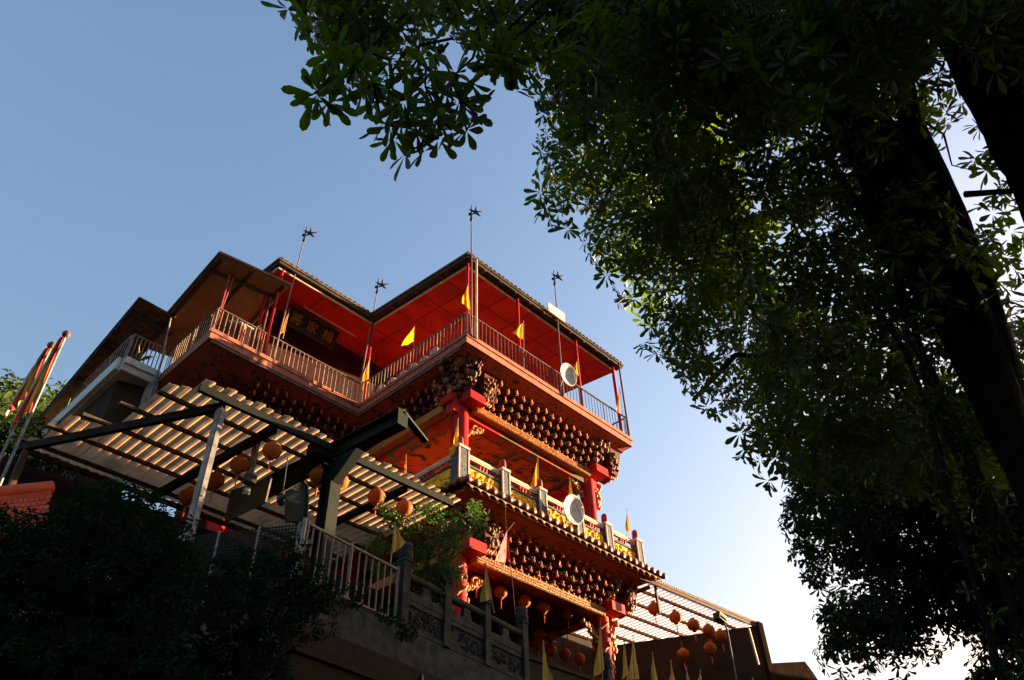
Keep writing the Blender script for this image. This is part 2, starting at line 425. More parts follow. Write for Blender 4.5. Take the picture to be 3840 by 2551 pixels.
def place_bracket(x, y, z, rot, s=1.0):
    q = (0, 1, 0, 2)[_cnt[0] % 4]; _cnt[0] += 1
    o = copy_part(_pp[q], T) if _used[q] else _pp[q]
    _used[q] = True
    p = Vector((x, y, z)) - ORG[T.name]
    o.location = p; o.rotation_euler = (0, 0, rot); o.scale = (s, s * random.uniform(.96, 1.04), s)
# local mesh was shifted by the temple origin; undo that
for _o in _pp: _o.data.transform(Matrix.Translation(ORG[T.name]))
ZK = ZB - 1.20
def bracket_row(xa, ya, xb, yb, n, rot, z):
    for i in range(n):
        t = (i + .5) / n
        place_bracket(xa + (xb - xa) * t, ya + (yb - ya) * t, z, rot)
INS = 0.48
bracket_row(13.95, YF + INS, 18.75, YF + INS, 14, 0, ZK)                 # upper front
bracket_row(X0 + INS, 14.55, X0 + INS, 18.2, 11, -math.pi / 2, ZK)        # upper bay side
bracket_row(8.7, YW + INS, 12.9, YW + INS, 13, 0, ZK)                    # wing front
bracket_row(13.95, YF + INS, 18.75, YF + INS, 14, 0, ZK - 4.70)          # lower front
bracket_row(13.6, 17.9, 18.6, 17.9, 16, 0, ZK - .1)                      # inner row seen under the ceiling
# boards the clusters stand in front of
for nm, dz in (('bracket_board', 0), ('bracket_board', -4.7)):
    m = MB()
    m.box((13.3, YF + INS + .70, ZK - .05 + dz), (19.0, YF + INS + .75, ZB - .25 + dz))
    m.box((X0 + INS + .70, YF + INS + .75, ZK - .05 + dz), (X0 + INS + .75, 24, ZB - .25 + dz))
    m.box((19.0, YF + INS + .70, ZK - .05 + dz), (19.06, 18.2, ZB - .25 + dz))
    if dz == 0: m.box((XW + 1.0, YW + INS + .70, ZK - .4), (X0 + INS + .698, YW + INS + .75, ZB - .25))
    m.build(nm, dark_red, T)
m = MB(); m.box((13.4, 18.5, ZK - .15), (19.0, 18.56, ZB - .3)); m.build('bracket_board', dark_red, T)

# ---- columns
CX = (13.15, 19.0); CY = (14.02, 18.1)
def column(x, y, za, zb, r, nm='column'):
    m = MB()
    m.lathe([(r * 1.5, za), (r * 1.55, za + .12), (r * 1.2, za + .3), (r, za + .36), (r * .97, zb)], (x, y, 0), 24)
    return m.build(nm, red, T)
cols = []
for zz in ((12.25, 15.4), (TERR, 10.74)):
    for cx in CX:
        for cy in CY: cols.append((cx, cy, zz, column(cx, cy, zz[0], zz[1], .255)))
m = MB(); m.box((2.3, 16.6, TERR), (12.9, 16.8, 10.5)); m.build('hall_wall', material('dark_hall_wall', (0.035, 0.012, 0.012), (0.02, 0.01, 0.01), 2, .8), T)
column(8.9, 19.0, TERR, 15.3, .25); column(11.2, 19.0, TERR, 15.3, .25)
# carved climbing relief on the two lowest front columns
for cx, cy, zz, o in cols:
    if cy < 15 and zz[0] < 8:
        m = MB()
        for s in range(2):
            pts = []; rs = []
            for i in range(70):
                t = i / 69; a = t * 4.5 * math.pi + s * math.pi; zz2 = TERR + .6 + t * 3.0
                rr = .265 + .015 * math.sin(i * 1.9); pts.append((cx + rr * math.cos(a), cy + rr * math.sin(a), zz2)); rs.append(.036 + .016 * math.sin(i * 1.3))
            m.tube(pts, rs, 6)
        for i in range(46):
            a = random.uniform(0, 6.28); zz2 = TERR + random.uniform(.6, 3.5)
            m.ball((cx + .27 * math.cos(a), cy + .27 * math.sin(a), zz2), random.uniform(.03, .06), 6, 0, (1, 1, 1.5))
        m.build('relief_carving', carved_gold, o)

# ---- beams, friezes, ceilings for the two storeys
def storey(dz, full):
    zb = ZK + dz; bh = .40 if full else .17
    m = MB()
    m.box((12.75, 13.86, zb - bh), (19.35, 14.18, zb - .001)); m.build('beam', beam_paint, T)
    m = MB(); m.box((12.99, 14.181, zb - bh), (13.31, 18.6, zb - .001)); m.build('beam', beam_paint, T)
    m = MB(); m.box((18.84, 14.181, zb - bh), (19.16, 18.6, zb - .001)); m.build('beam', beam_paint, T)
    m = MB(); m.box((13.311, 17.95, zb - bh), (18.839, 18.25, zb - .001)); m.build('beam', beam_paint, T)
    # gilt frieze strip leaning out over the front beam, with its toothed edge
    m = MB()
    m.box((13.45, 13.62, zb - .25), (18.75, 13.70, zb + .0)); m.box((13.45, 13.701, zb - .22), (18.75, 13.858, zb - .02))
    for i in range(88):
        x = 13.48 + i * .06
        for kk in range(3): m.box((x, 13.595, zb - .235 + kk * .075), (x + .04, 13.619, zb - .18 + kk * .075))
        if i % 4 == 0: m.ball((x, 13.62, zb + .02), .035, 6)
    m.build('gilt_frieze', carved_gold, T)
    m = MB(); m.box((12.70, 14.3, zb - .25), (12.80, 17.9, zb)); m.box((12.801, 14.3, zb - .22), (12.985, 17.9, zb - .02))
    m.build('gilt_frieze', carved_gold, T)
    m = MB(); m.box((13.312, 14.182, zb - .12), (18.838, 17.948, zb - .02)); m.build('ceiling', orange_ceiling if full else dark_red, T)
    if full:
        m = MB(); zc = zb - .122
        for a, b in (((13.5, 14.36), (18.66, 14.46)), ((13.5, 17.68), (18.66, 17.78)), ((13.5, 14.461), (13.6, 17.679)), ((18.56, 14.461), (18.66, 17.679)),
                     ((15.95, 14.461), (16.1, 17.679))):
            m.box((a[0], a[1], zc - .035), (b[0], b[1], zc - .001), 0)
        for a, b in (((13.68, 14.54), (15.87, 14.58)), ((13.68, 17.56), (15.87, 17.6)), ((16.18, 14.54), (18.48, 14.58)), ((16.18, 17.56), (18.48, 17.6)),
                     ((13.68, 14.581), (13.72, 17.559)), ((15.83, 14.581), (15.87, 17.559)), ((16.18, 14.581), (16.22, 17.559)), ((18.44, 14.581), (18.48, 17.559))):
            m.box((a[0], a[1], zc - .022), (b[0], b[1], zc - .001), 1)
        m.build('ceiling_frame', [material('ceiling_moulding', (0.16, 0.13, 0.07), (0.09, 0.085, 0.05), 6, .6), material('ceiling_line', (0.42, 0.17, 0.06), (0.3, 0.12, 0.05), 6, .6)], T)
    # corner bracket stacks over the two front columns: red arm, two carved boxes with cap boards and a middle cluster
    for cx, sx in ((13.15, 1), (19.0, -1)):
        cy = 14.02
        m = MB(); m.obox((cx + .12, cy - .22, zb + .06), (.62, 0, 0), (0, .85, 0), (0, 0, .28)); m.obox((cx - .25, cy + .1, zb + .06), (.5, 0, 0), (0, .5, 0), (0, 0, .26))
        m.build('bracket_arm', red, T)
        m = MB()
        bx0, bx1 = (cx + .28, cx + .92) if sx > 0 else (cx + .55, cx + 1.12)
        m.add([(bx0, 13.25, zb + 1.12), (bx1, 13.25, zb + 1.12), (bx1, 14.0, zb + 1.12), (bx0, 14.0, zb + 1.12), (bx0 + .1, 13.4, zb + .2), (bx1 - .12, 13.4, zb + .2), (bx1 - .12, 14.0, zb + .1), (bx0 + .1, 14.0, zb + .1)],
              [(0, 1, 2, 3), (7, 6, 5, 4), (0, 4, 5, 1), (1, 5, 6, 2), (2, 6, 7, 3), (3, 7, 4, 0)], 0)
        m.box((bx0 - .05, 13.16, zb + 1.12), (bx1 + .07, 14.0, zb + 1.127), 3)
        for i in range(34):
            t = random.random(); zz = zb + .15 + .8 * t; yy = random.uniform(13.3 + .1 * (1 - t), 14.0)
            m.ball((bx1 - .11 * (1 - t), yy, zz), random.uniform(.035, .075), 6, 1, (1, 1, 1.2))
        for i in range(26):
            t = random.random(); zz = zb + .15 + .8 * t
            m.ball((random.uniform(bx0 + .1, bx1 - .1), 13.27 + .14 * (1 - t), zz), random.uniform(.04, .07), 6, random.choice((0, 2, 1)))
        for i in range(9): m.ball((bx1 - .18 - .03 * i, 13.5, zb + .12 - .02 * (i % 3)), .06, 6, 1)
        m.build('carved_corner_box', [br_dark, br_gold, br_teal, slab_edge], T)
        m = MB()
        for k in range(7):
            zz = zb + .2 + .155 * k; r = .26 + .085 * k
            for a in range(7 + k):
                an = math.pi * (1.0 + .5 * a / (6 + k)) if sx > 0 else math.pi * (1.45 + .55 * a / (6 + k))
                m.ball((cx + r * math.cos(an) * 1.15 + random.uniform(-.05, .05), cy + r * math.sin(an) * 1.15 + random.uniform(-.05, .05), zz + random.uniform(-.07, .07)), random.uniform(.06, .1), 6, random.choice((0, 0, 1, 2, 2)), (1, 1, 1.3))
                m.obox((cx + r * math.cos(an), cy + r * math.sin(an), zz + .06), (.14, 0, 0), (0, .14, 0), (0, 0, .07), random.choice((0, 2)))
        m.lathe([(.2, zb + .1), (.62, zb + .98)], (cx, cy, 0), 12, 0)
        m.build('corner_cluster', [br_dark, br_gold, br_teal], T)
        if sx > 0:
            m = MB()
            m.add([(12.62, 14.2, zb + 1.12), (12.62, 14.85, zb + 1.12), (13.2, 14.85, zb + 1.12), (13.2, 14.2, zb + 1.12), (12.85, 14.3, zb + .2), (12.85, 14.75, zb + .2), (13.2, 14.75, zb + .1), (13.2, 14.3, zb + .1)],
                  [(0, 3, 2, 1), (4, 5, 6, 7), (0, 1, 5, 4), (1, 2, 6, 5), (2, 3, 7, 6), (3, 0, 4, 7)], 0)
            m.box((12.52, 14.13, zb + 1.12), (13.2, 14.92, zb + 1.126), 2)
            for i in range(46):
                t = random.random(); m.ball((12.62 + .23 * (1 - t) - .01, random.uniform(14.3, 14.75), zb + .2 + .78 * t), random.uniform(.035, .07), 6, random.choice((0, 1, 2)))
            m.build('carved_corner_box', [br_dark, br_gold, br_teal], T)
        # scroll carving in the angle between column and beam
        m = MB()
        for i in range(40):
            t = i / 39; a = t * 2.6
            m.ball((cx + sx * (.3 + .62 * t), cy - .03 + random.uniform(-.05, .05), zb - .46 - .42 * (1 - t) ** 1.5 + .05 * math.sin(a * 5) + random.uniform(-.03, .03)), random.uniform(.035, .065), 6)
        for i in range(16):
            a = i / 15 * 5.2; m.ball((cx + sx * (.58 + .11 * math.cos(a)), cy - .06, zb - .58 + .11 * math.sin(a)), .04, 6)
        m.build('scroll_carving', carved_gold, T)
    # hanging carving at the outer side of the right column
    m = MB(); cx = 19.0
    for i in range(60):
        t = random.random(); m.ball((cx + .42 + random.uniform(-.12, .22 * (1 - t)), 14.02 + random.uniform(-.16, .16), zb - .1 - .95 * t), random.uniform(.05, .09), 6, 0, (1, 1, 1.3))
    m.build('hanging_carving', carved_gold, T)
storey(0, True)
storey(-4.70, False)
# hidden cores that close the storeys
m = MB(); m.box((X0 + 1.6, YF + 1.55, ZB - .3), (X1 - 1.3, 23.8, ZB - .21)); m.build('floor_core', dark_red, T)

# ---- tiled eave between the storeys
ZE = 11.78
m = MB()
m.box((X0, YF, ZE), (X1, 14.6, ZE + .10)); m.box((X0, 14.601, ZE), (14.0, 18.4, ZE + .10)); m.box((18.8, 14.601, ZE), (X1, 18.4, ZE + .10)); m.build('cornice', slab_edge, T)
def soffit_low(z_out, z_in, d0, d1):
    m = MB(); a = [(X0 + d0, 18.4), (X0 + d0, YF + d0), (X1 - d0, YF + d0), (X1 - d0, 18.4)]; b = [(X0 + d1, 18.4), (X0 + d1, YF + d1), (X1 - d1, YF + d1), (X1 - d1, 18.4)]
    m.add([(p[0], p[1], z_out) for p in a] + [(p[0], p[1], z_in) for p in b], [(0, 4, 5, 1), (1, 5, 6, 2), (2, 6, 7, 3)]); return m
soffit_low(ZE - .005, ZE - .04, .03, .18).build('soffit', salmon, T)
soffit_low(ZE - .04, ZE - .2, .18, .95).build('painted_soffit', mural, T)
m = MB()   # tile bed
m.add([(X0 - .22, YF - .22, ZE + .09), (X1 + .35, YF - .22, ZE + .09), (X1 + .35, YF + .28, ZE + .34), (X0 + .2, YF + .28, ZE + .34), (X0 - .22, 18, ZE + .09), (X0 + .2, 18, ZE + .34)],
      [(0, 1, 2, 3), (0, 3, 5, 4)])
m.box((X0 + .05, YF + .1, ZE + .1), (X1, YF + .30, ZE + .30)); m.build('tile_bed', tile_under, T)
m = MB(); md = MB(); NT = 29
for i in range(NT):
    x = X0 - .1 + i * (X1 + .35 - X0 + .1) / (NT - 1)
    m.tube([(x, YF - .24, ZE + .20), (x, YF - .16, ZE + .205), (x, YF + .0, ZE + .24), (x, YF + .27, ZE + .34)], [.085, .085, .085, .085], 10)
    m.lathe([(.0, -.01), (.095, -.01), (.1, .0), (.095, .03), (0, .035)], (0, 0, 0), 10); k = len(m.v) - 50
    for q in range(k, len(m.v)):
        p = m.v[q]; m.v[q] = (x + p[0], YF - .24 - p[2], ZE + .20 + p[1])
    if i < NT - 1:
        xm = x + .145
        md.add([(xm - .085, YF - .20, ZE + .07), (xm + .085, YF - .20, ZE + .07), (xm, YF - .22, ZE - .03), (xm - .085, YF - .17, ZE + .07), (xm + .085, YF - .17, ZE + .07), (xm, YF - .19, ZE - .03)],
               [(0, 2, 1), (3, 4, 5), (0, 3, 5, 2), (1, 2, 5, 4), (0, 1, 4, 3)])
for i in range(16):
    y = YF + .1 + i * .29
    m.tube([(X0 - .27, y, ZE + .20), (X0 - .05, y, ZE + .27), (X0 + .2, y, ZE + .48)], .075, 8)
m.build('roof_tiles', tile_roll, T); md.box((X0 - .1, YF - .195, ZE + .068), (X1 + .3, YF - .175, ZE + .08)); md.build('drip_tiles', material('tan_drip_tile', (0.40, 0.26, 0.17), (0.28, 0.17, 0.11), 9, .7), T)
m = MB(); m.box((X0 - .06, YF - .10, ZE + .02), (X1 + .1, YF - .001, ZE + .05)); m.build('eave_board', salmon, T)

# ---- balustrade over the eave
YB = YF + .45
ZF = 12.22; ZR = 13.22
px_posts = [at_y(*q8(82, 330), YB).x, at_y(*q8(648, 590), YB).x, at_y(*q8(1135, 840), YB).x, at_y(*q8(1620, 1120), YB).x, at_y(*q8(2000, 1250), YB).x, at_y(*z6(1987, 470), YB).x]
def bal_post(x, y, big=False):
    hw = .17 if big else .135; m = MB()
    m.box((x - hw, y - hw, ZF), (x + hw, y + hw, ZR + .02), 0)
    for dx in (-1, 1):
        m.box((x + dx * hw - .022, y - hw - .012, ZF + .05), (x + dx * hw + .022, y - hw + .03, ZR), 1)
    m.box((x - hw - .03, y - hw - .03, ZR + .021), (x + hw + .03, y + hw + .03, ZR + .10), 1)
    o = m.build('balustrade_post', [stone_dark, stone_pale], T)
    m = MB(); m.lathe([(0.085, ZR + .101), (.1, ZR + .13), (.1, ZR + .36), (.085, ZR + .42), (.05, ZR + .46), (0, ZR + .47)], (x, y, 0), 14)
    m.build('finial', dark_red if False else material('finial_red', (0.32, 0.05, 0.035), (0.2, 0.035, 0.03), 6, .6), o)
    return o
for i, x in enumerate(px_posts): bal_post(x, YB, i == 0)
bal_post(px_posts[0], 15.6); bal_post(px_posts[0], 17.6)
def bal_panel(a, b, y0=YB, axis='x'):
    def P(t, dy, z): return (t, y0 + dy, z) if axis == 'x' else (y0 + dy, t, z)
    def bx(m, t0, t1, d0, d1, za, zb, mi=0):
        p, q = P(t0, d0, za), P(t1, d1, zb); m.box(tuple(min(u, v) for u, v in zip(p, q)), tuple(max(u, v) for u, v in zip(p, q)), mi)
    m = MB(); bx(m, a, b, -.06, .06, ZR - .07, ZR + .02); bx(m, a, b, -.045, .045, ZR - .115, ZR - .071); m.build('handrail', cream, T)
    m = MB(); bx(m, a, b, -.07, .07, ZR - .36, ZR - .30); bx(m, a, b, -.07, .07, ZF, ZF + .07)
    bx(m, a, a + .07, -.06, .06, ZF + .071, ZR - .361); bx(m, b - .07, b, -.06, .06, ZF + .071, ZR - .361); m.build('panel_frame', stone_dark, T)
    m = MB(); bx(m, a + .071, b - .071, -.025, .03, ZF + .071, ZR - .361)
    for i in range(70):
        t = random.uniform(a + .12, b - .12); zz = random.uniform(ZF + .11, ZR - .40); an = random.uniform(0, 6.28)
        pts = [P(t + .05 * math.cos(an + k * 1.1) * (1 - k * .14), -.035 - .012 * math.sin(k), zz + .05 * math.sin(an + k * 1.1) * (1 - k * .14)) for k in range(5)]
        m.tube(pts, [.012, .02, .024, .02, .012], 5)
    m.build('carved_panel', gilt_panel, T)
    m = MB(); c = (a + b) / 2
    for t in (c - .12, c, c + .12):
        m.ball(P(t, 0, ZR - .21), .055, 8, 0, (1, 1, 1.5)); m.ball(P(t + .05, 0, ZR - .14), .035, 6); m.ball(P(t - .05, 0, ZR - .27), .035, 6)
    m.build('rail_ornament', red, T)
for i in range(5): bal_panel(px_posts[i] + (.17 if i == 0 else .136), px_posts[i + 1] - .136)
bal_panel(YB + .17, 15.6 - .136, px_posts[0], 'y'); bal_panel(15.6 + .136, 17.6 - .136, px_posts[0], 'y')
# upper-storey floor
m = MB(); m.box((X0 + .05, YF + .305, ZE + .101), (X1 - .02, 22, ZF - .002)); m.build('floor', concrete, T)

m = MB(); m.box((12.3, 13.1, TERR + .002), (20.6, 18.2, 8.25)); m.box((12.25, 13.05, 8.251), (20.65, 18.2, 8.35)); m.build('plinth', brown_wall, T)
# ---- lower storey back wall with door panels
m = MB(); m.box((11.2, 18.3, TERR), (19.3, 18.5, 11.6)); m.build('back_wall', red_wall, T)
for i in range(5):
    m = MB(); x = 13.4 + i * 1.1
    m.box((x, 18.22, TERR), (x + 1.0, 18.299, 9.6), 0)
    for k in range(4): m.box((x + .12 + k * .2, 18.19, 8.0), (x + .2 + k * .2, 18.219, 9.4), 1)
    m.build('door_panel', [dark_red, carved_gold], T)
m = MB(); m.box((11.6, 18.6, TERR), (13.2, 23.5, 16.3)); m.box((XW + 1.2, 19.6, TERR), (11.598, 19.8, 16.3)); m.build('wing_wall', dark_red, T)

# ---- upper terrace: back wall, ceiling, roof, posts
def zc(y): return 20.18 + .114 * (y - 13.0)
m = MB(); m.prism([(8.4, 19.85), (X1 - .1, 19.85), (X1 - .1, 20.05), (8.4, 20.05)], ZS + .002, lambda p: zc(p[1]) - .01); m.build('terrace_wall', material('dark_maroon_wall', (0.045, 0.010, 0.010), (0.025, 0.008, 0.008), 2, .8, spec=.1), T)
ceil = [(X0 + .24, YF + .26), (X1 - .02, YF + .26), (X1 - .02, 19.845), (8.45, 19.845), (8.45, YW + .06), (X0 + .24, YW + .06)]
m = MB(); m.prism(ceil, lambda p: zc(p[1]), lambda p: zc(p[1]) + .05)
for (a, b) in (((12.2, YW + .25), (20.2, YW + .25)), ((12.2, 15.3), (20.2, 15.3)), ((14.4, 13), (14.4, 19.8)), ((16.8, 13), (16.8, 19.8)), ((10.4, 17.9), (10.4, 19.8)), ((13.3, 13), (13.3, 19.8)), ((15.6, 13), (15.6, 19.8)), ((18.0, 13), (18.0, 19.8)), ((12.2, 14.1), (20.2, 14.1)), ((12.2, 16.6), (20.2, 16.6))):
    m.bar((a[0], a[1], zc(a[1]) - .008), (b[0], b[1], zc(b[1]) - .008), .035, .02, 1)
m.build('red_ceiling', [red_ceiling, material('ceiling_batten', (0.30, 0.03, 0.02), (0.22, 0.022, 0.016), 5, .5)], T)
# pale trim round the ceiling
m = MB(); cl = ceil
for i in (0, 3, 4, 5):
    p, q = cl[i], cl[(i + 1) % 6]
    m.bar((p[0], p[1], zc(p[1]) - .03), (q[0], q[1], zc(q[1]) - .03), .05, .07)
m.build('ceiling_trim', cream, T)
# dark purlin band and the sheet above it
m = MB()
ro = [(X0 - .06, YF - .05), (X1 + .16, YF - .05), (X1 + .16, 25), (8.3, 25), (8.3, YW - .15), (X0 - .06, YW - .15)]
ri = [(X0 - .02, YF - .01), (X1 + .10, YF - .01), (X1 + .10, 24.9), (8.36, 24.9), (8.36, YW - .11), (X0 - .02, YW - .11)]
m.prism(ri, lambda p: zc(p[1]) + .06, lambda p: zc(p[1]) + .172)
for t in range(12): m.bar((X0 + .1 + t * .72, YF + .0, zc(YF) + .03), (X0 + .1 + t * .72, YF + .24, zc(YF) + .05), .06, .05)
m.build('purlin_band', roof_dark, T)
m = MB(); m.prism(ro, lambda p: zc(p[1]) + .175, lambda p: zc(p[1]) + .25)
for i in range(41):
    x = X0 + i * .2
    m.bar((x, YF - .09, zc(YF) + .245), (x, 25, zc(25) + .245), .09, .05)
for i in range(19):
    x = 8.4 + i * .2; m.bar((x, YW - .18, zc(YW) + .245), (x, 25, zc(25) + .245), .09, .05)
m.build('roof_sheet', roof_edge, T)
m = MB(); m.bar((12.5, 18.95, zc(19) - .03), (10.2, 18.95, zc(19) - .03), .05, .05); m.build('light_strip', material('pale_strip', (0.6, 0.36, 0.22), (0.5, 0.3, 0.2), 6, .5), T)
def post(x, y, r=.05, mt=red, top=None, nm='roof_post'):
    m = MB(); m.tube([(x, y, ZS + .02), (x, y, top or zc(y))], r, 10); m.build(nm, mt, T)
post(at_y(*z2(1262, 900), YF + .16).x, YF + .16); post(at_y(*z2(1692, 1150), YF + .16).x, YF + .16)
post(at_y(2314, 1500, YF + .16).x, YF + .16, .055); post(X0 + .16, YF + .16)
post(X0 + .14, YW - .02, .055, red, zc(YW)); post(8.62, YW + .08, .055); post(8.42, YW + .45, .05)
post(X1 - .08, 18.2, .05)
p = at_y(2338, 1500, YF + .02); post(p.x, YF + .0, .035, railing_dark, zc(YF) + .17)
p = at_y(1784, 1120, YF - .04); m = MB(); m.tube([(p.x, YF - .07, ZS - .05), (p.x, YF - .07, zc(YF) + .17)], .035, 10); m.build('downpipe', cream, T)
# ---- metal railings
def railing(a, b, n, mt_rail, mt_bar, parent=T, h=.87, z=ZS + .03, r=.012, nm='railing'):
    a = Vector((a[0], a[1], z)); b = Vector((b[0], b[1], z)); m = MB()
    m.bar(a + Vector((0, 0, h)), b + Vector((0, 0, h)), .045, .04, 0)
    m.bar(a + Vector((0, 0, .05)), b + Vector((0, 0, .05)), .03, .03, 1)
    for i in range(n + 1):
        p = a + (b - a) * (i / n); big = i % 8 == 0
        m.tube([p + Vector((0, 0, .0 if big else .05)), p + Vector((0, 0, h - .02))], r * (1.7 if big else 1), 6, 1, cap=False)
    return m.build(nm, [mt_rail, mt_bar], parent)
railing((X0 + .05, YF + .06), (X1 - .06, YF + .06), 48, railing_dark, railing_dark)
railing((X0 + .05, YF + .12), (X0 + .05, YW - .05), 31, railing_dark, railing_pale)
railing((XW + .05, YW + .06), (X0 - .02, YW + .06), 33, railing_dark, railing_pale, r=.014)
railing((XW + .05, YW + .12), (XW + .05, 20.7), 18, railing_dark, railing_pale)
railing((X1 - .06, YF + .12), (X1 - .06, 18.6), 34, railing_dark, railing_dark)
railing((X1 - .06, 14.4), (X1 - .06, 18.4), 24, railing_dark, railing_dark, z=ZF, h=.95)
railing((15.5, 18.5), (X1 - .1, 18.5), 28, railing_dark, railing_dark, z=ZF, h=.95)

# ---- plaque hung under the ceiling of the wing (three characters, read from the right)
q = [at_y(*z1(*c), 19.2) for c in ((1300, 575), (1750, 800), (1660, 870), (1290, 700))]
base = at_y(*z1(1500, 735), 19.2)
PL = thing('name_plaque', 'black hanging plaque with three gold characters under the red terrace ceiling', 'plaque', base)
wv = Vector((1, 0, 0)); tilt = math.radians(28)
uv = Vector((0, -math.sin(tilt), math.cos(tilt))); nv = Vector((0, -math.cos(tilt), -math.sin(tilt)))
PW, PH = 2.0, .62
m = MB(); m.obox(base, wv * PW, uv * PH, nv * .06); m.build('board', plaque_m, PL)
m = MB()
for s in (-1, 1):
    m.obox(base + uv * s * (PH / 2 + .02), wv * (PW + .08), uv * .04, nv * .09); m.obox(base + wv * s * (PW / 2 + .02), wv * .04, uv * (PH - .002), nv * .09)
m.build('frame', material('plaque_frame', (0.10, 0.03, 0.015), (0.06, 0.02, 0.012), 6, .5), PL)
for ch, off in (('\u5c07', -.66), ('\u5bb6', 0), ('\u694a', .66)):
    cu = bpy.data.curves.new('character', 'FONT'); cu.body = ch; cu.size = .44; cu.extrude = .012; cu.align_x = 'CENTER'; cu.align_y = 'CENTER'
    to = bpy.data.objects.new('character', cu); COL.objects.link(to)
    bpy.context.view_layer.update()
    me = bpy.data.meshes.new_from_object(to.evaluated_get(bpy.context.evaluated_depsgraph_get()))
    bpy.data.objects.remove(to); bpy.data.curves.remove(cu)
    cvs = [v.co.copy() for v in me.vertices]
    mid = Vector(((min(c.x for c in cvs) + max(c.x for c in cvs)) / 2, (min(c.y for c in cvs) + max(c.y for c in cvs)) / 2, 0)) if cvs else Vector()
    o = bpy.data.objects.new('character', me); COL.objects.link(o); me.materials.clear(); me.materials.append(gold_letter)
    me.transform(Matrix.Translation(-mid))
    M3 = Matrix((wv, uv, nv)).transposed().to_4x4()
    me.transform(Matrix.Translation(wv * off + nv * .045) @ M3)
    o.parent = PL; me.update()

# ================================================================== REAR ANNEX AND AWNINGS ON THE LEFT
A = thing('rear_annex', 'pale rear annex with a railed balcony and dark lean-to roof behind the temple wing', 'annex', (6.2, 22.0, TERR))
m = MB(); m.prism([(5.72, 20.72), (6.84, 20.72), (6.84, 27), (5.72, 27)], 16.55, 17.0)
m.build('balcony_slab', plaster, A)
m = MB(); m.box((5.60, 20.9, 16.62), (5.70, 27, 17.05)); m.box((5.74, 20.66, 16.80), (6.83, 20.71, 17.03)); m.build('balcony_fascia', white_p, A)
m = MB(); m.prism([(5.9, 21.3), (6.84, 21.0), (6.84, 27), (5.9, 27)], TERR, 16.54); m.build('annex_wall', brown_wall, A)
m = MB(); m.box((6.62, 20.6, 13), (6.85, 20.95, 16.54)); m.build('corner_pier', zinc, A)
railing((5.76, 20.76), (6.78, 20.76), 8, railing_pale, railing_pale, A, h=.95, z=17.0, r=.018)
railing((5.74, 20.9), (5.74, 25), 18, zinc, zinc, A, h=.95, z=17.0)
m = MB(); m.box((5.9, 24.2, 17.0), (7.6, 24.4, 19.2)); m.build('annex_rear_wall', dark_red, A)
f0, f1 = at_y(*z3(1030, 32), 20.3), at_y(*z3(1285, 172), 20.3)
sl = -.235; bk = 6.6
m = MB(); nrm = Vector((0, bk, sl * bk))
for i in range(14):
    p = f0 + (f1 - f0) * (i / 13)
    m.bar(p, p + nrm, .075, .05, 0)
m.quad(f0 + Vector((0, 0, .0)), f1, f1 + nrm, f0 + nrm, 0); m.quad(f0 + Vector((0, 0, .03)), f1 + Vector((0, 0, .03)), f1 + nrm + Vector((0, 0, .03)), f0 + nrm + Vector((0, 0, .03)), 0)
m.build('annex_roof', roof_edge, A)
m = MB()
for t in (.6, 2.2, 3.9): m.bar(f0 + nrm * (t / bk) - Vector((.05, 0, .08)), f1 + nrm * (t / bk) + Vector((.3, 0, -.08)), .08, .12)
m.bar(f0 + Vector((.02, .3, -.1)), f0 + nrm + Vector((.02, 0, -.1)), .05, .20); m.build('roof_purlins', roof_dark, A)
m = MB(); m.tube([(6.72, 20.6, 14.2), (6.70, 20.55, 17.4), tuple(f1 + Vector((-.1, .05, -.03)))], .03, 8); m.build('drain_pipe', zinc, A)
m = MB(); m.tube([tuple(at_y(*z3(868, 330), 22.6)), tuple(at_y(*z3(800, 520), 22.6))], .02, 6); m.build('thin_pole', zinc, A)

W = thing('terrace_awning', 'brown corrugated awning on thin red posts over the left end of the upper terrace', 'awning', (7.5, 18.5, ZS))
c0, c1 = at_y(*z1(730, 112), 17.55), at_y(*z1(1318, 378), 17.55)
sl = -.24; bk = 4.4; nrm = Vector((0, bk, sl * bk))
m = MB(); K = 26
for i in range(K):
    p = c0 + (c1 - c0) * ((i + .5) / K); m.bar(p + Vector((0, 0, -.012)), p + nrm + Vector((0, 0, -.012)), .05, .03)
for dz in (0, .03): m.quad(c0 + Vector((0, 0, dz)), c1 + Vector((0, 0, dz)), c1 + nrm + Vector((0, 0, dz)), c0 + nrm + Vector((0, 0, dz)))
m.build('awning_sheet', brown_sheet, W)
m = MB(); m.bar(c0 + Vector((-.03, -.02, .01)), c1 + Vector((.03, -.02, .01)), .05, .07); m.bar(c0 + Vector((-.03, 0, .01)), c0 + nrm + Vector((-.03, 0, .01)), .05, .06); m.build('edge_trim', material('grey_trim', (0.14, 0.115, 0.10), (0.09, 0.075, 0.065), 4, .6), W)
m = MB()
for t in (.14, ): m.bar(c0 + nrm * t + Vector((.05, 0, -.07)), c1 + nrm * t + Vector((-.05, 0, -.07)), .07, .11)
for s_ in (.06, .47, .93): m.bar(c0 + (c1 - c0) * s_ + nrm * .02 + Vector((0, 0, -.09)), c0 + (c1 - c0) * s_ + nrm + Vector((0, 0, -.09)), .07, .10)
m.build('awning_frame', roof_dark, W)
for px_, t in ((7.0, .1), (8.55, .14)):
    b_ = Vector((px_, 17.55 + bk * t, ZS + .02)); zt = (c0 + (c1 - c0) * ((px_ - c0.x) / (c1.x - c0.x)) + nrm * t).z - .13
    m = MB(); m.tube([b_, (b_.x, b_.y, zt)], .04, 8); m.build('awning_post', material('dull_red_post', (0.22, 0.04, 0.03), (0.14, 0.03, 0.025), 5, .5), W)
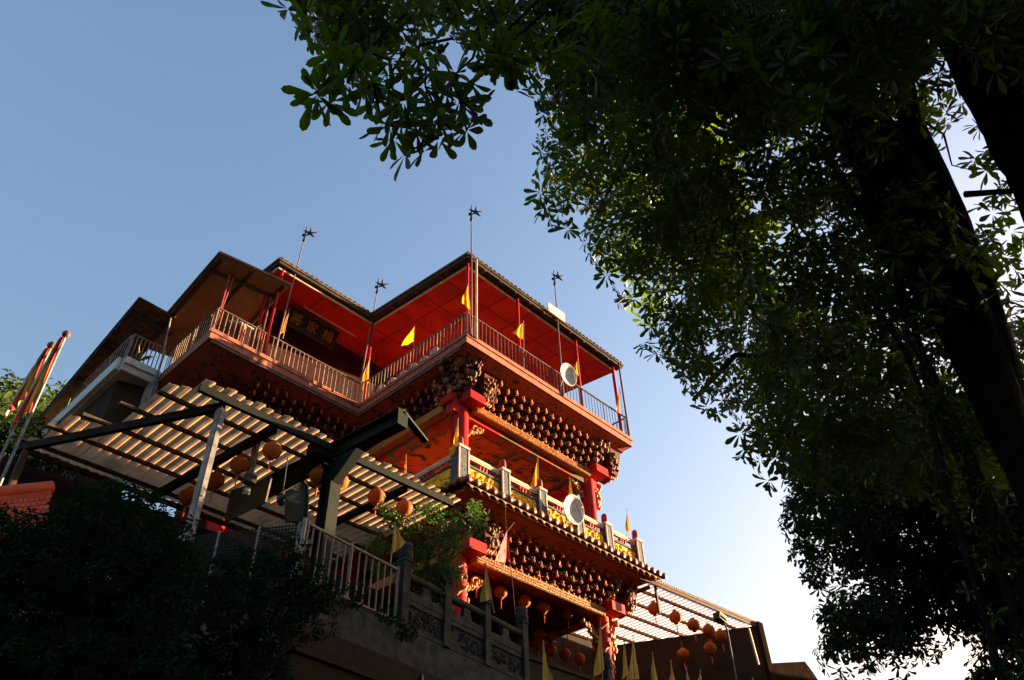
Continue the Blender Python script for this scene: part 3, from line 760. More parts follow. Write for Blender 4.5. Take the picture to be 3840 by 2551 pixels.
m = MB(); m.tube([tuple(at_y(*z1(745, 520), 18.0) + Vector((0, 0, -.9))), tuple(at_y(*z1(850, 290), 18.0))], .03, 8); m.build('awning_post', MATS['dull_red_post'], W)

# ================================================================== BIG STEEL CANOPY ON THE LEFT
ZC = 10.5
K = thing('steel_canopy', 'large corrugated sheet canopy on green steel in front of the left wing', 'canopy', (7.0, 12.0, TERR))
poly = [(4.63, 11.66), (10.7, 11.62), (11.9, 11.9), (11.9, 16.3), (3.3, 16.3), (3.12, 15.75)]
def inside_y(x):
    "front and rear limits of the sheet at x (cut obliquely on the left)"
    yf = 11.64 if x > 4.63 else 11.66 + (4.63 - x) / (4.63 - 3.12) * (15.75 - 11.66)
    return yf, 16.3
m = MB(); x = 3.2; per = .205; i = 0
while x < 10.85:
    rw = random.uniform(-.02, .03); prof = [(0, 0), (.06 - rw, .0), (.12 - rw, .024), (.18, .024), (.205, 0)]
    st = .2 * math.floor((x) / .82) * .82 / .2
    yf, yb = inside_y(max(3.15, math.floor(x / .82) * .82 + .35 if x < 4.6 else x))
    yf += .05 * ((i * 7) % 3 - 1); z = ZC + .06
    for (a, za), (b, zb) in zip(prof[:-1], prof[1:]):
        m.quad((x + a, yf, z + za), (x + b, yf, z + zb), (x + b, yb, z + zb + .12), (x + a, yb, z + za + .12))
    x += per; i += 1
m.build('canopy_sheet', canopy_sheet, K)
m = MB()
for i, y in enumerate((12.55, 13.4, 14.25, 15.1, 15.95)):
    xa = 4.63 - (y - 11.66) / (15.75 - 11.66) * (4.63 - 3.12) if y < 15.75 else 3.15
    m.bar((xa - .1, y, ZC + .015 + .12 * (y - 11.66) / 4.6), (10.9, y, ZC + .015 + .12 * (y - 11.66) / 4.6), .07, .07)
m.bar((3.1, 16.28, ZC + .1), (10.8, 16.28, ZC + .1), .08, .1); m.build('purlin', steel_rust, K)
m = MB(); m.bar((4.62, 11.78, ZC - .07), (10.8, 11.72, ZC - .07), .09, .15); m.build('front_beam', steel_green, K)
m = MB(); m.bar((5.18, 11.86, ZC - .16), (3.12, 15.95, ZC - .1), .10, .16); m.build('oblique_beam', steel_green, K)
m = MB(); m.bar((6.30, 11.9, ZC - .09), (5.95, 16.2, ZC - .02), .12, .17); m.build('cross_beam', steel_green, K)
m = MB(); m.bar((9.6, 11.9, ZC - .09), (9.4, 16.2, ZC - .02), .10, .13); m.build('cross_beam', steel_green, K)
m = MB(); m.box((5.09, 11.82, TERR), (5.23, 11.96, ZC - .25)); m.box((5.13, 11.80, 7.4), (5.19, 11.818, ZC - .26)); m.build('canopy_post', zinc, K)
m = MB(); m.box((3.18, 15.7, TERR), (3.30, 15.82, ZC)); m.build('canopy_post', steel_rust, K)
m = MB(); m.box((6.33, 12.62, 9.3), (6.43, 12.72, ZC)); m.build('canopy_post', zinc, K)
# I-beam running out towards the road on its own stanchion
ia, ib = Vector((7.80, 9.92, 10.38)), Vector((7.42, 13.9, 10.38)); dv = (ib - ia).normalized(); sv = dv.cross(Vector((0, 0, 1)))
def ibeam(m, a, b, h, wdt, up=(0, 0, 1)):
    a, b = Vector(a), Vector(b); d = (b - a).normalized(); u = Vector(up); s_ = d.cross(u).normalized(); u = s_.cross(d)
    mid = (a + b) / 2; L = (b - a).length
    m.obox(mid, d * L, s_ * .025, u * (h - .05)); m.obox(mid + u * (h / 2 - .0125), d * L, s_ * wdt, u * .025); m.obox(mid - u * (h / 2 - .0125), d * L, s_ * wdt, u * .025)
m = MB(); ibeam(m, ia, ib, .36, .26); m.obox(ia - dv * .013, dv * .025, sv * .26, Vector((0, 0, .36))); m.build('main_beam', steel_green, K)
cb = Vector((7.62, 11.75, 0)); m = MB(); ibeam(m, (cb.x, cb.y, TERR), (cb.x, cb.y, 10.13), .30, .26, tuple(dv)); m.build('stanchion', steel_green, K)
m = MB()
for s_ in (-1, 1):
    p = Vector((cb.x, cb.y, 9.62)) + dv * s_ * .16; q = Vector((cb.x, cb.y, 10.13)) + dv * s_ * .75; r_ = Vector((cb.x, cb.y, 10.13)) + dv * s_ * .16
    m.add([p + sv * .1, q + sv * .1, r_ + sv * .1, p - sv * .1, q - sv * .1, r_ - sv * .1], [(0, 1, 2), (5, 4, 3), (0, 3, 4, 1), (1, 4, 5, 2), (2, 5, 3, 0)])
m.build('haunch', steel_green, K)
m = MB(); m.bar(ia + Vector((.02, .02, .14)), ia + Vector((.98, .45, .14)), .14, .05); m.bar(ia + Vector((.02, .02, .2)), ia + Vector((.98, .45, .2)), .03, .1); m.build('outrigger', steel_green, K)
m = MB(); p = at_z(*z4(1165, 650), 10.42); m.box((p.x - .16, p.y - .16, 10.22), (p.x + .16, p.y + .16, 10.5)); m.build('junction_box', steel_green, K)
g = [at_x(*z4(*c), 7.0) for c in ((520, 960), (820, 855), (775, 1045), (470, 1195))]
m = MB(); e = Vector((.03, 0, 0)); m.add([p for p in g] + [p + e for p in g], [(0, 1, 2, 3), (7, 6, 5, 4), (0, 4, 5, 1), (1, 5, 6, 2), (2, 6, 7, 3), (3, 7, 4, 0)])
o = rebase(m.build('corrugated_sign', green_panel), g[0]); tag(o, 'grey green sheet panel hanging below the canopy beside the dark steel beam', 'panel')
m = MB(); m.bar(g[1], g[2], .03, .03); m.build('edge_strip', zinc, o)

# ================================================================== RIGHT CANOPY, ITS WALL AND THE BLOCK BEYOND
RZ = 11.8
RCN = thing('lantern_canopy', 'clear corrugated canopy with purlins on the right of the temple', 'canopy', (23, 14, TERR))
fl, frr = at_z(*q7(640, 224), RZ), at_z(*q7(1690, 660), RZ)
fl = Vector((fl.x - .6, fl.y + .04, RZ)); YBK = 17.6
m = MB(); x = fl.x; i = 0; L = frr.x - fl.x
def ry(x): return fl.y + (frr.y - fl.y) * (x - fl.x) / L
def rback(x): return 17.4 if x < 23.8 else 17.4 - (math.floor((x - 23.8) / .55) + 1) * .98
while x < frr.x:
    yb = max(rback(x), ry(x) + .5)
    for (a, za), (b, zb) in zip([(0, 0), (.04, 0), (.09, .018), (.18, .018)], [(.04, 0), (.09, .018), (.18, .018), (.22, 0)]):
        m.quad((x + a, ry(x) - .06, RZ + za), (x + b, ry(x) - .06, RZ + zb), (x + b, yb, RZ + zb), (x + a, yb, RZ + za))
    x += .22
m.build('canopy_sheet', canopy_sheet_r, RCN)
m = MB()
for k in range(6):
    y0 = .55 + k * .78; xa, xb = fl.x - .2, min(frr.x - .02, 26.1 - (y0 + 12.4 - 12.4) * .48)
    m.bar((xa, fl.y + y0, RZ - .05), (xb, ry(xb) + y0, RZ - .05), .08, .08)
m.build('purlin', material('wood_purlin', (0.30, 0.17, 0.09), (0.2, 0.11, 0.06), 6, .7), RCN)
m = MB(); m.bar(fl + Vector((-.1, -.05, -.03)), frr + Vector((0, -.05, -.03)), .06, .10); m.build('front_beam', steel_rust, RCN)
m = MB()
for i in range(60):
    p = fl + (frr - fl) * ((i + .5) / 60); m.ball(p + Vector((0, -.05, .09)), .06, 6, 0, (1, 1, .6))
m.bar(fl + Vector((0, -.05, .05)), frr + Vector((0, -.05, .05)), .1, .05); m.build('ridge_cap', material('rusty_ridge', (0.34, 0.17, 0.09), (0.2, 0.1, 0.06), 9, .8), RCN)
m = MB(); m.bar((20.35, 13.0, RZ - .1), (20.35, 17.2, RZ - .1), .08, .1); m.bar((20.6, 12.95, 10.9), (20.6, 12.95, RZ), .07, .07); m.build('side_beam', steel_rust, RCN)
B = thing('boundary_wall', 'dark brown wall block with a lit pale edge at the right end of the canopy', 'wall', (26, 13, TERR))
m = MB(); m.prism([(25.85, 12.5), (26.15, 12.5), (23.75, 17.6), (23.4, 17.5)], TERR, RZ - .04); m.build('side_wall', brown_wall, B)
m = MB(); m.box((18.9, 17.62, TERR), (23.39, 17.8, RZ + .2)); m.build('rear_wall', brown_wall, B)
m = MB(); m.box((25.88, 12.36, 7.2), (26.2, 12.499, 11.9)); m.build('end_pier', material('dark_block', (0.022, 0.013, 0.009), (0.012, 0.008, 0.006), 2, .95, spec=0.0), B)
a_, b_ = at_y(*q7(1595, 672), 12.34), at_y(*q7(1692, 1032), 12.34)
m = MB(); m.bar(a_, b_, .05, .06); m.build('pale_edge', cream, B)  # cream bar painted in for the sunlit strip on the pier
p1_, p2_ = at_y(*q7(1765, 1012), 12.5), at_y(*q7(2120, 996), 12.5)
m = MB(); m.prism([(26.21, 12.45), (29.1, 12.45), (29.1, 13.2), (26.21, 13.2)], 4.0, lambda p: p1_.z + (p2_.z - p1_.z) * (p[0] - 26.21) / 2.89); m.build('end_block', MATS['dark_block'], B)
e1 = at_y(*q7(2215, 1110), 12.5)
m = MB(); m.add([(29.101, 12.45, 4), (29.101, 12.45, p2_.z - .0), (e1.x, 12.45, e1.z), (32, 12.45, 9.0), (32, 12.45, 4)] + [(29.101, 13.2, 4), (29.101, 13.2, p2_.z), (e1.x, 13.2, e1.z), (32, 13.2, 9.0), (32, 13.2, 4)],
                  [(4, 3, 2, 1, 0), (5, 6, 7, 8, 9), (0, 1, 6, 5), (1, 2, 7, 6), (2, 3, 8, 7), (3, 4, 9, 8)]); m.build('sloping_block', MATS['dark_block'], B)

# flood light on a tall curved pole
fp = at_y(*q7(1470, 1183), 11.9); ft = at_y(*q7(1330, 600), 11.9)
FL = thing('flood_light', 'black flood light on a tall bent pole in front of the right canopy', 'lamp', (fp.x + .1, 11.9, rail_y(fp.x)))
m = MB(); k1 = at_y(*q7(1382, 690), 11.9); k0 = at_y(*q7(1412, 860), 11.9)
m.tube([(fp.x + .15, 11.9, 7.0), tuple(fp), tuple(k0), tuple(k1), tuple(at_y(*q7(1360, 640), 11.9)), tuple(ft)], .032, 8); m.build('pole', iron, FL)
m = MB(); m.obox(ft + Vector((-.1, 0, .08)), Vector((.34, 0, -.06)), Vector((0, .26, 0)), Vector((.03, 0, .2))); m.obox(ft + Vector((-.1, -.1, .0)), Vector((.42, 0, -.1)), Vector((0, .06, 0)), Vector((.02, 0, .12))); m.build('lamp_head', iron, FL)

# ================================================================== ROADSIDE: retaining wall, balustrade, railing, net fence
RW = thing('retaining_wall', 'brown strip tiled retaining wall with a concrete cap under the stone balustrade', 'wall', (10, rail_y(10), 0))
def rl(x, dy, z): return (x, rail_y(x) + dy, z)
def seg(m, xa, xb, d0, d1, za, zb, mi=0):
    m.add([rl(xa, d0, za), rl(xb, d0, za), rl(xb, d1, za), rl(xa, d1, za), rl(xa, d0, zb), rl(xb, d0, zb), rl(xb, d1, zb), rl(xa, d1, zb)],
          [(0, 3, 2, 1), (4, 5, 6, 7), (0, 1, 5, 4), (1, 2, 6, 5), (2, 3, 7, 6), (3, 0, 4, 7)], mi)
m = MB(); seg(m, 6.2, 30, -.02, .22, 0, 5.65); m.build('tiled_face', brick_flat, RW)
m = MB(); seg(m, 6.15, 30, -.07, .24, 5.651, 6.06); m.build('strip_course', brick, RW)
m = MB(); seg(m, 6.1, 30, -.05, .26, 6.061, 6.62); m.build('concrete_cap', stone_grey, RW)
m = MB(); seg(m, 9.2, 16.5, -.075, -.021, 1.2, 5.25); m.build('stained_panel', concrete, RW)
for x in (8.9, 10.6): m = MB(); seg(m, x, x + .05, -.11, -.071, 5.3, 5.98); m.build('drain_slot', iron, RW)

BS = thing('stone_balustrade', 'weathered grey stone balustrade with square posts along the terrace edge', 'balustrade', rl(11, 0, 6.62))
pxs = [8.42]
for c in ((402, 840), (765, 1000), (1088, 1160)): pxs.append(at_z(*z6(*c), 7.6).x)
st_ = (pxs[3] - pxs[1]) / 2
ends = [15.55]
while ends[-1] < 24.6: ends.append(ends[-1] + st_)
for x in pxs + ends:
    m = MB(); seg(m, x - .09, x + .09, -.09, .09, 6.625, 7.80); seg(m, x - .11, x + .11, -.11, .11, 7.801, 7.84)
    o = m.build('post', stone_grey, BS)
    m = MB(); c = rl(x + .03, .03, 0)
    m.lathe([(.09, 7.841), (.13, 7.88), (.14, 8.0), (.12, 8.06), (.14, 8.1), (.11, 8.17), (0, 8.2)], c, 10); m.build('post_cap', material('dark_post_cap', (0.05, 0.05, 0.045), (0.03, 0.03, 0.028), 8, .8, bump=.6), o)
for a, b in list(zip(pxs[:-1], pxs[1:])) + list(zip(ends[:-1], ends[1:])):
    a += .092; b -= .092; c = (a + b) / 2; q = (b - a)
    m = MB(); pts = [rl(a, 0, 7.58), rl(b, 0, 7.58)]; m.tube(pts, .075, 10); m.build('handrail', stone_grey, BS)
    m = MB(); seg(m, a, b, -.06, .06, 7.16, 7.30); seg(m, a, b, -.05, .05, 7.07, 7.155); seg(m, a, b, -.06, .06, 6.625, 6.70); m.build('middle_rail', stone_grey, BS)
    m = MB(); seg(m, c - .10, c + .10, -.045, .045, 7.301, 7.505); seg(m, c - .14, c + .14, -.05, .05, 7.301, 7.36); m.build('rail_block', stone_grey, BS)
    m = MB(); seg(m, a, b, -.02, .02, 6.701, 7.069)
    for i in range(26):
        x = random.uniform(a + .05, b - .05); zz = random.uniform(6.75, 7.02); an = random.uniform(0, 6)
        m.tube([(x + .05 * math.cos(an + k), rail_y(x) - .03, zz + .05 * math.sin(an + k)) for k in range(5)], [.008, .016, .02, .016, .008], 5)
    m.build('carved_panel', material('dark_grey_carving', (0.028, 0.028, 0.024), (0.045, 0.044, 0.038), 9, .9, bump=.6, spec=.05), BS)

WR = thing('white_railing', 'pale painted metal railing in two bays beside the net fence', 'railing', rl(7.1, 0, 6.7))
for a, b in ((6.13, 7.12), (7.16, 8.24)):
    m = MB(); m.tube([rl(a, 0, 7.6), rl(b, 0, 7.6)], .028, 8); m.build('rail', railing_pale, WR); m = MB(); m.tube([rl(a, 0, 6.72), rl(b, 0, 6.72)], .022, 8); m.build('rail', railing_pale, WR)
    m = MB()
    for i in range(1, 7):
        x = a + (b - a) * i / 7; m.tube([rl(x, 0, 6.72), rl(x, 0, 7.6)], .014, 6, cap=False)
    m.build('bars', railing_pale, WR)
for x, r in ((6.08, .035), (6.16, .022), (7.12, .03), (8.26, .03)):
    m = MB(); m.tube([rl(x, 0, 6.5), rl(x, 0, 7.66)], r, 8); m.build('rail_post', zinc if r > .033 else railing_pale, WR)

NF = thing('net_fence', 'dark green net fence on thin posts behind the bushes', 'fence', (5.4, 11, 6.6))
fa, fb, fc = Vector((6.05, 10.05, 0)), Vector((4.95, 11.72, 0)), Vector((3.0, 15.3, 0))
m = MB()
for a, b in ((fa, fb), (fb, fc)):
    L = (b - a).length; nn = int(L / .055)
    for i in range(nn + 1): p = a + (b - a) * (i / nn); m.bar((p.x, p.y, 6.4), (p.x, p.y, 7.6), .02, .006)
    for k in range(22): zz = 6.42 + k * .055; m.bar((a.x, a.y, zz), (b.x, b.y, zz), .006, .02)
m.build('netting', mesh_m, NF)
for i in range(7):
    p = fa + (fb - fa) * (i / 3) if i <= 3 else fb + (fc - fb) * ((i - 3) / 3)
    m = MB(); m.tube([(p.x, p.y, 6.3), (p.x, p.y, 7.62)], .018, 6); m.build('fence_post', zinc, NF)

# dark gate hood above the fence corner
gh = at_z(*z4(1000, 1000), 8.6)
m = MB(); pts = [at_y(*z4(*c), 11.0) for c in ((930, 960), (1050, 895), (1080, 930), (1085, 1010), (1075, 1180), (930, 1190))]
m.add([p for p in pts] + [p + Vector((0, .05, 0)) for p in pts], [tuple(range(6))[::-1], tuple(range(6, 12))] + [(i, (i + 1) % 6, 6 + (i + 1) % 6, 6 + i) for i in range(6)])
o = rebase(m.build('curved_screen', mesh_m), pts[5]); tag(o, 'dark curved top screen standing behind the net fence by the steel stanchion', 'screen')
m = MB(); m.tube([tuple(p + Vector((0, -.02, 0))) for p in pts[1:5]], .018, 6); m.build('screen_rim', steel_rust, o)

# small red tiled roof on the left
TR = thing('tiled_wall_roof', 'small red tiled roof with pale mortar joints above the left bushes', 'roof', (2.2, 12, 6.2))
ya = 12.0; k_ = fr(0, 1200, 2.24)
rid = [at_y(*k_(-260, 1475), ya), at_y(*k_(440, 1404), ya)]
m = MB(); d = rid[1] - rid[0]; m.tube([rid[0], rid[1]], .09, 10); m.bar(rid[0] + Vector((0, -.02, -.1)), rid[1] + Vector((0, -.02, -.1)), .05, .16); m.build('ridge', red_tile, TR)
m = MB(); dn = Vector((0, -.40, -.62)); mm_ = MB()
r0 = rid[0] + Vector((0, -.06, -.19)); L = d.length; nt_ = 15
mm_.quad(r0, r0 + d, r0 + d + dn, r0 + dn); mm_.quad(r0 + Vector((0, 0, -.05)), r0 + dn + Vector((0, 0, -.05)), r0 + d + dn + Vector((0, 0, -.05)), r0 + d + Vector((0, 0, -.05)))
for row in range(6):
    for i in range(nt_):
        t0 = (i + (.5 if row % 2 else 0)) / nt_
        if t0 > .985: continue
        t1 = min(1, t0 + .86 / nt_); p = r0 + d * t0 + dn * ((row + .06) / 6); q = r0 + d * t1 + dn * ((row + .06) / 6); ee = dn * (.78 / 6); u = Vector((0, -.018, .026))
        m.add([p, q, q + ee, p + ee, p + u, q + u, q + ee + u, p + ee + u], [(4, 5, 6, 7), (0, 1, 5, 4), (1, 2, 6, 5), (2, 3, 7, 6), (3, 0, 4, 7)])
m.build('tiles', red_tile, TR); mm_.build('mortar_bed', joint_white, TR)
m = MB(); m.box((rid[0].x, 12.02, 5.0), (rid[1].x - .1, 12.25, rid[1].z - .3)); m.build('roof_wall', red_wall, TR)

# ================================================================== FLAGS
GF = 'yellow triangular flags on the temple railings and balustrades'
def flag(tip, foot, outer, label, cloth=None, name='temple_flag', low=None):
    "a stick with a limp three-cornered cloth: tip, foot of the stick, and the hanging outer corner"
    cloth = cloth or flag_cloth
    tip, foot, outer = Vector(tip), Vector(foot), Vector(outer)
    t = thing(name, label, 'flag', foot, GF)
    m = MB(); d = (tip - foot).normalized()
    m.tube([foot, tip + d * .03], .011, 6); m.ball(tip + d * .04, .02, 6); m.build('stick', bamboo, t)
    low = Vector(low) if low is not None else tip + (foot - tip) * .72
    m = MB(); N = 9; grid = []
    wv = (outer - low); nrm = (low - tip).cross(wv).normalized() if wv.length > 1e-4 else Vector((0, -1, 0))
    for i in range(N + 1):
        s = i / N; row = []
        for j in range(N + 1):
            q = j / N
            p = tip + (low - tip) * s + wv * (s * q)
            amp = .05 * q * s
            p = p + nrm * (amp * math.sin(q * 9 + s * 5 + foot.x * 3)) + Vector((0, 0, -.03 * s * q * math.sin(q * 3)))
            row.append(p)
        grid.append(row)
    vs = [p for r in grid for p in r]; W_ = N + 1
    m.add(vs, [(i * W_ + j, i * W_ + j + 1, (i + 1) * W_ + j + 1, (i + 1) * W_ + j) for i in range(N) for j in range(N)], 0, True)
    m.build('cloth', cloth, t); return t
def F(plane, val, tip, foot, outer, label, fr_, **kw):
    f = at_y if plane == 'y' else at_x
    return flag(f(*fr_(*tip), val), f(*fr_(*foot), val), f(*fr_(*outer), val), label, low=f(*fr_(*kw.pop('low')), val) if 'low' in kw else None, **kw)
F('y', YW + .02, (1308, 592), (1255, 830), (1222, 788), 'small yellow flag on the wing railing beside the red post pair', z1, low=(1272, 775))
F('y', YW - .08, (1985, 992), (1922, 1260), (1905, 1190), 'bright yellow flag tied at the inner corner of the upper terrace', z1, low=(1975, 1205))
F('x', X0 - .04, (891, 625), (915, 985), (846, 752), 'yellow flag at the near upper corner beside the white downpipe', z2, low=(908, 808))
F('x', X0 - .02, (500, 926), (487, 1205), (398, 1078), 'yellow flag held high over the railing with the white round stools', z2, low=(494, 1040))
F('y', YF - .02, (1299, 900), (1303, 1235), (1222, 975), 'creased yellow flag on the front railing left of the upper dish', z2, low=(1299, 1030))
F('y', YF - .02, (1697, 1178), (1722, 1380), (1658, 1250), 'yellow flag just right of the upper satellite dish', z2, low=(1712, 1300))
F('y', YF - .02, (1846, 350), (1880, 640), (1815, 540), 'yellow flag at the far right corner of the upper terrace', z5, low=(1850, 560))
F('y', YB - .05, (486, 618), (480, 900), (415, 925), 'long yellow flag in front of the left red column by the corner post', z5, low=(500, 860))
F('x', 12.3, (50, 920), (52, 1090), (42, 1015), 'tiny yellow flag on the left side balustrade above the canopy sheet', z5)
F('y', YB - .05, (1155, 942), (1172, 1260), (1082, 1255), 'yellow flag between the second and third balustrade posts', z5, low=(1165, 1130))
F('y', YB + .3, (1424, 1105), (1460, 1300), (1420, 1250), 'narrow yellow flag behind the lower satellite dish', z5, low=(1452, 1255))
F('y', YB - .05, (1908, 1376), (1905, 1640), (1895, 1565), 'dark orange flag at the right end of the tiled eave', z5, low=(1938, 1540))
def FL2(tip, foot, outer, low, label, fr_, dy=-.12):
    def on(c):
        u, v = fr_(*c); d = ray(u, v)
        t = (9.97 - 0.155 * 6.12 + dy - E0.y + .155 * E0.x) / (d.y - .155 * d.x); return E0 + d * t
    return flag(on(tip), on(foot), on(outer), label, flag_olive, low=on(low))
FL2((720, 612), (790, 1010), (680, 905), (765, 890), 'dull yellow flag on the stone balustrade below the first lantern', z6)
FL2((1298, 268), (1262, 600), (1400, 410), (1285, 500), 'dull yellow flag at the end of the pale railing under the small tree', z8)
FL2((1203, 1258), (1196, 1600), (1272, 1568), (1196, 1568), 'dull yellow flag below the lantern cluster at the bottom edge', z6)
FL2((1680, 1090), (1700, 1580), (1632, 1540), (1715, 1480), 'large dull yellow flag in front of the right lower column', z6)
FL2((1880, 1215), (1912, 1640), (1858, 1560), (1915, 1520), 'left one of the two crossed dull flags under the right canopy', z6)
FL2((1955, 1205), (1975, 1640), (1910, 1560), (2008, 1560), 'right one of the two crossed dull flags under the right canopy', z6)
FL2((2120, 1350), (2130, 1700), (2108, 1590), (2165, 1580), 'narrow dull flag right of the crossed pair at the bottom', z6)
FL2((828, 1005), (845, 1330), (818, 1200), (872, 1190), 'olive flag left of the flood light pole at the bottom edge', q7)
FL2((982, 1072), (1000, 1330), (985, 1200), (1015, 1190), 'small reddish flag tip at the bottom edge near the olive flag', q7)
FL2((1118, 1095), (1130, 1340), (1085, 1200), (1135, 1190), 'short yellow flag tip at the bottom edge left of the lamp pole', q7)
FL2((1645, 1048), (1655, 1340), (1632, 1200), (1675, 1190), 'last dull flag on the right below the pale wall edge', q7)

# ================================================================== LANTERNS
GL = 'round orange lanterns hung under the canopies and the lower storey'
L0 = thing('lantern', 'orange lantern', 'lantern', (0, 0, 0), GL)
m = MB(); NR = 20; prof = []
for i in range(11):
    t = math.pi * i / 10; prof.append((max(.045, .185 * math.sin(t)), -.17 * math.cos(t)))
vs = []; fs = []; nseg = 40
for r_, z_ in prof:
    for k in range(nseg):
        a = 2 * math.pi * k / nseg; rr = r_ * (1.0 if k % 2 else .965); vs.append((rr * math.cos(a), rr * math.sin(a), z_))
for i in range(len(prof) - 1):
    for k in range(nseg): fs.append((i * nseg + k, i * nseg + (k + 1) % nseg, (i + 1) * nseg + (k + 1) % nseg, (i + 1) * nseg + k))
m.add(vs, fs, 0, True); m.build('shade', lantern_m, L0)
m = MB(); m.lathe([(0, -.195), (.06, -.195), (.06, -.16)], (0, 0, 0), 12); m.build('cap', lantern_cap, L0)
m = MB(); m.lathe([(.06, .16), (.06, .195), (.006, .195), (.006, .42), (0, .42)], (0, 0, 0), 12); m.build('cap', lantern_cap, L0)
m = MB(); m.tube([(0, 0, -.195), (0, 0, -.26)], .008, 5); m.ball((0, 0, -.275), .022, 6); m.tube([(0, 0, -.29), (.0, .0, -.46)], [.02, .012], 6); m.build('tassel', material('red_tassel', (0.6, 0.12, 0.05), (0.5, 0.08, 0.04), 8, .8), L0)
lan = []
def lantern(p, label, s=1.0):
    if not lan: L0.location = p; L0['label'] = label; L0.scale = (s, s, s); lan.append(L0)
    else: lan.append(copy_thing(L0, p, random.uniform(0, 6), label, None, s))
for c, lb in (((825, 665), 'lantern under the left canopy, largest, beside the short hanging post'), ((585, 770), 'lantern under the left canopy just right of the pale slanting post'),
              ((405, 885), 'lantern under the left canopy half hidden by the pale slanting post'), ((205, 1005), 'dim lantern left of the pale slanting post foot under the canopy'),
              ((1320, 895), 'lantern partly hidden behind the dark steel stanchion'), ((1590, 1005), 'lantern with a tassel just right of the dark steel stanchion'),
              ((1795, 1088), 'lantern with a sunlit right side among the small tree leaves'), ((1165, 850), 'lantern hidden by the dark steel beam with only its lit edge and tassel out')):
    lantern(at_z(*z4(*c), 9.92), lb)
for c, lb in (((640, 740), 'first bright lantern beside the left lower column'), ((845, 830), 'second lantern of the front row in the lower storey'), ((1045, 905), 'third lantern of the front row, dull, with tassel'),
              ((1205, 955), 'fourth and brightest lantern of the front row with sunlit edge'), ((1405, 1010), 'fifth lantern of the front row under the beam end')):
    lantern(at_y(*z6(*c), 14.25), lb)
for c, lb in (((1315, 1140), 'rear lantern partly behind a darker one near the right canopy edge'), ((1398, 1130), 'dark rear lantern under the fifth front lantern'), ((1265, 1195), 'rear lantern in the middle of the lower cluster'),
              ((1160, 1255), 'rear lantern close to the last visible balustrade post'), ((1265, 1310), 'rear lantern below the middle of the cluster'), ((1385, 1352), 'lower rear lantern left of the right column'),
              ((1505, 1388), 'lowest rear lantern next to the right column'), ((1172, 1185), 'rear lantern edge lit above the one by the balustrade post')):
    lantern(at_y(*z6(*c), 15.8), lb)
for c, lb in (((665, 480), 'first lantern from the temple under the right canopy'), ((875, 565), 'second lantern from the temple under the right canopy'), ((1050, 640), 'third lantern from the temple under the right canopy'),
              ((1200, 695), 'fourth lantern from the temple under the right canopy'), ((1322, 745), 'lantern touching the flood light pole under the right canopy')):
    lantern(at_z(*q7(*c), 11.35), lb, 1.15)
for c, lb in (((950, 930), 'faint shaded lantern against the dark boundary wall'), ((1215, 870), 'shaded lantern high against the dark boundary wall')):
    lantern(at_z(*q7(*c), 10.9), lb, 1.15)
for i, x in enumerate((13.7, 14.6, 15.5, 16.4, 17.2)):
    for j in range(2):
        lantern(Vector((x + .25 * j, 16.9 + j * .6, 10.0 - .12 * j)), 'dark red lantern deep in the shade of the lower storey')
for o in lan[-10:]: o['group'] = 'unlit lanterns deep inside the lower storey'

# ================================================================== MASTS WITH FORKED FINIALS
GR = 'thin masts with forked iron finials round the upper terrace'
def mast(base, top, label):
    base, top = Vector(base), Vector(top)
    t = thing('finial_mast', label, 'mast', base, GR)
    m = MB(); m.tube([base, base + (top - base) * .5, top], [.03, .024, .018], 8); m.build('pole', pole_m, t)
    m = MB(); s = 1.0; ex = Vector((math.cos(-.55), math.sin(-.55), 0))
    m.tube([top, top + Vector((0, 0, .22))], [.05, .03], 8); m.ball(top + Vector((0, 0, .03)), .06, 8)
    m.tube([top + Vector((0, 0, .2)), top + Vector((0, 0, .78))], [.035, .012], 6)
    c = top + Vector((0, 0, .46)) + ex * .16
    for k in range(5):
        a = math.radians(72 * k + 20); v = ex * math.cos(a) + Vector((0, 0, 1)) * math.sin(a)
        m.tube([c, c + v * .14, c + v * .27 + Vector((0, 0, .03))], [.05, .035, .008], 6)
    m.ball(top + Vector((0, 0, .30)) - ex * .05, .06, 6); m.build('forked_finial', iron, t)
p = at_y(*z1(1180, 965), YW - .03); q_ = z_over(1139, 875, p); mast(p + Vector((0, 0, -.1)), at_y(1139, 905, YW - .03), 'leftmost mast, leaning past the right end of the brown awning')
p = at_y(*z2(100, 1345), YW - .06); mast(p, at_y(*z2(222, 685), YW - .06), 'mast rising from the inner corner of the terrace')
p = at_y(*z2(920, 1000), YF - .06); mast(p, at_y(*z2(916, 150), YF - .06), 'tallest mast at the near corner of the terrace roof')
p = at_y(*z2(1593, 1440), YF - .06); mast(p, at_y(*z2(1530, 625), YF - .06), 'mast behind the white roof panel that carries the upper dish')

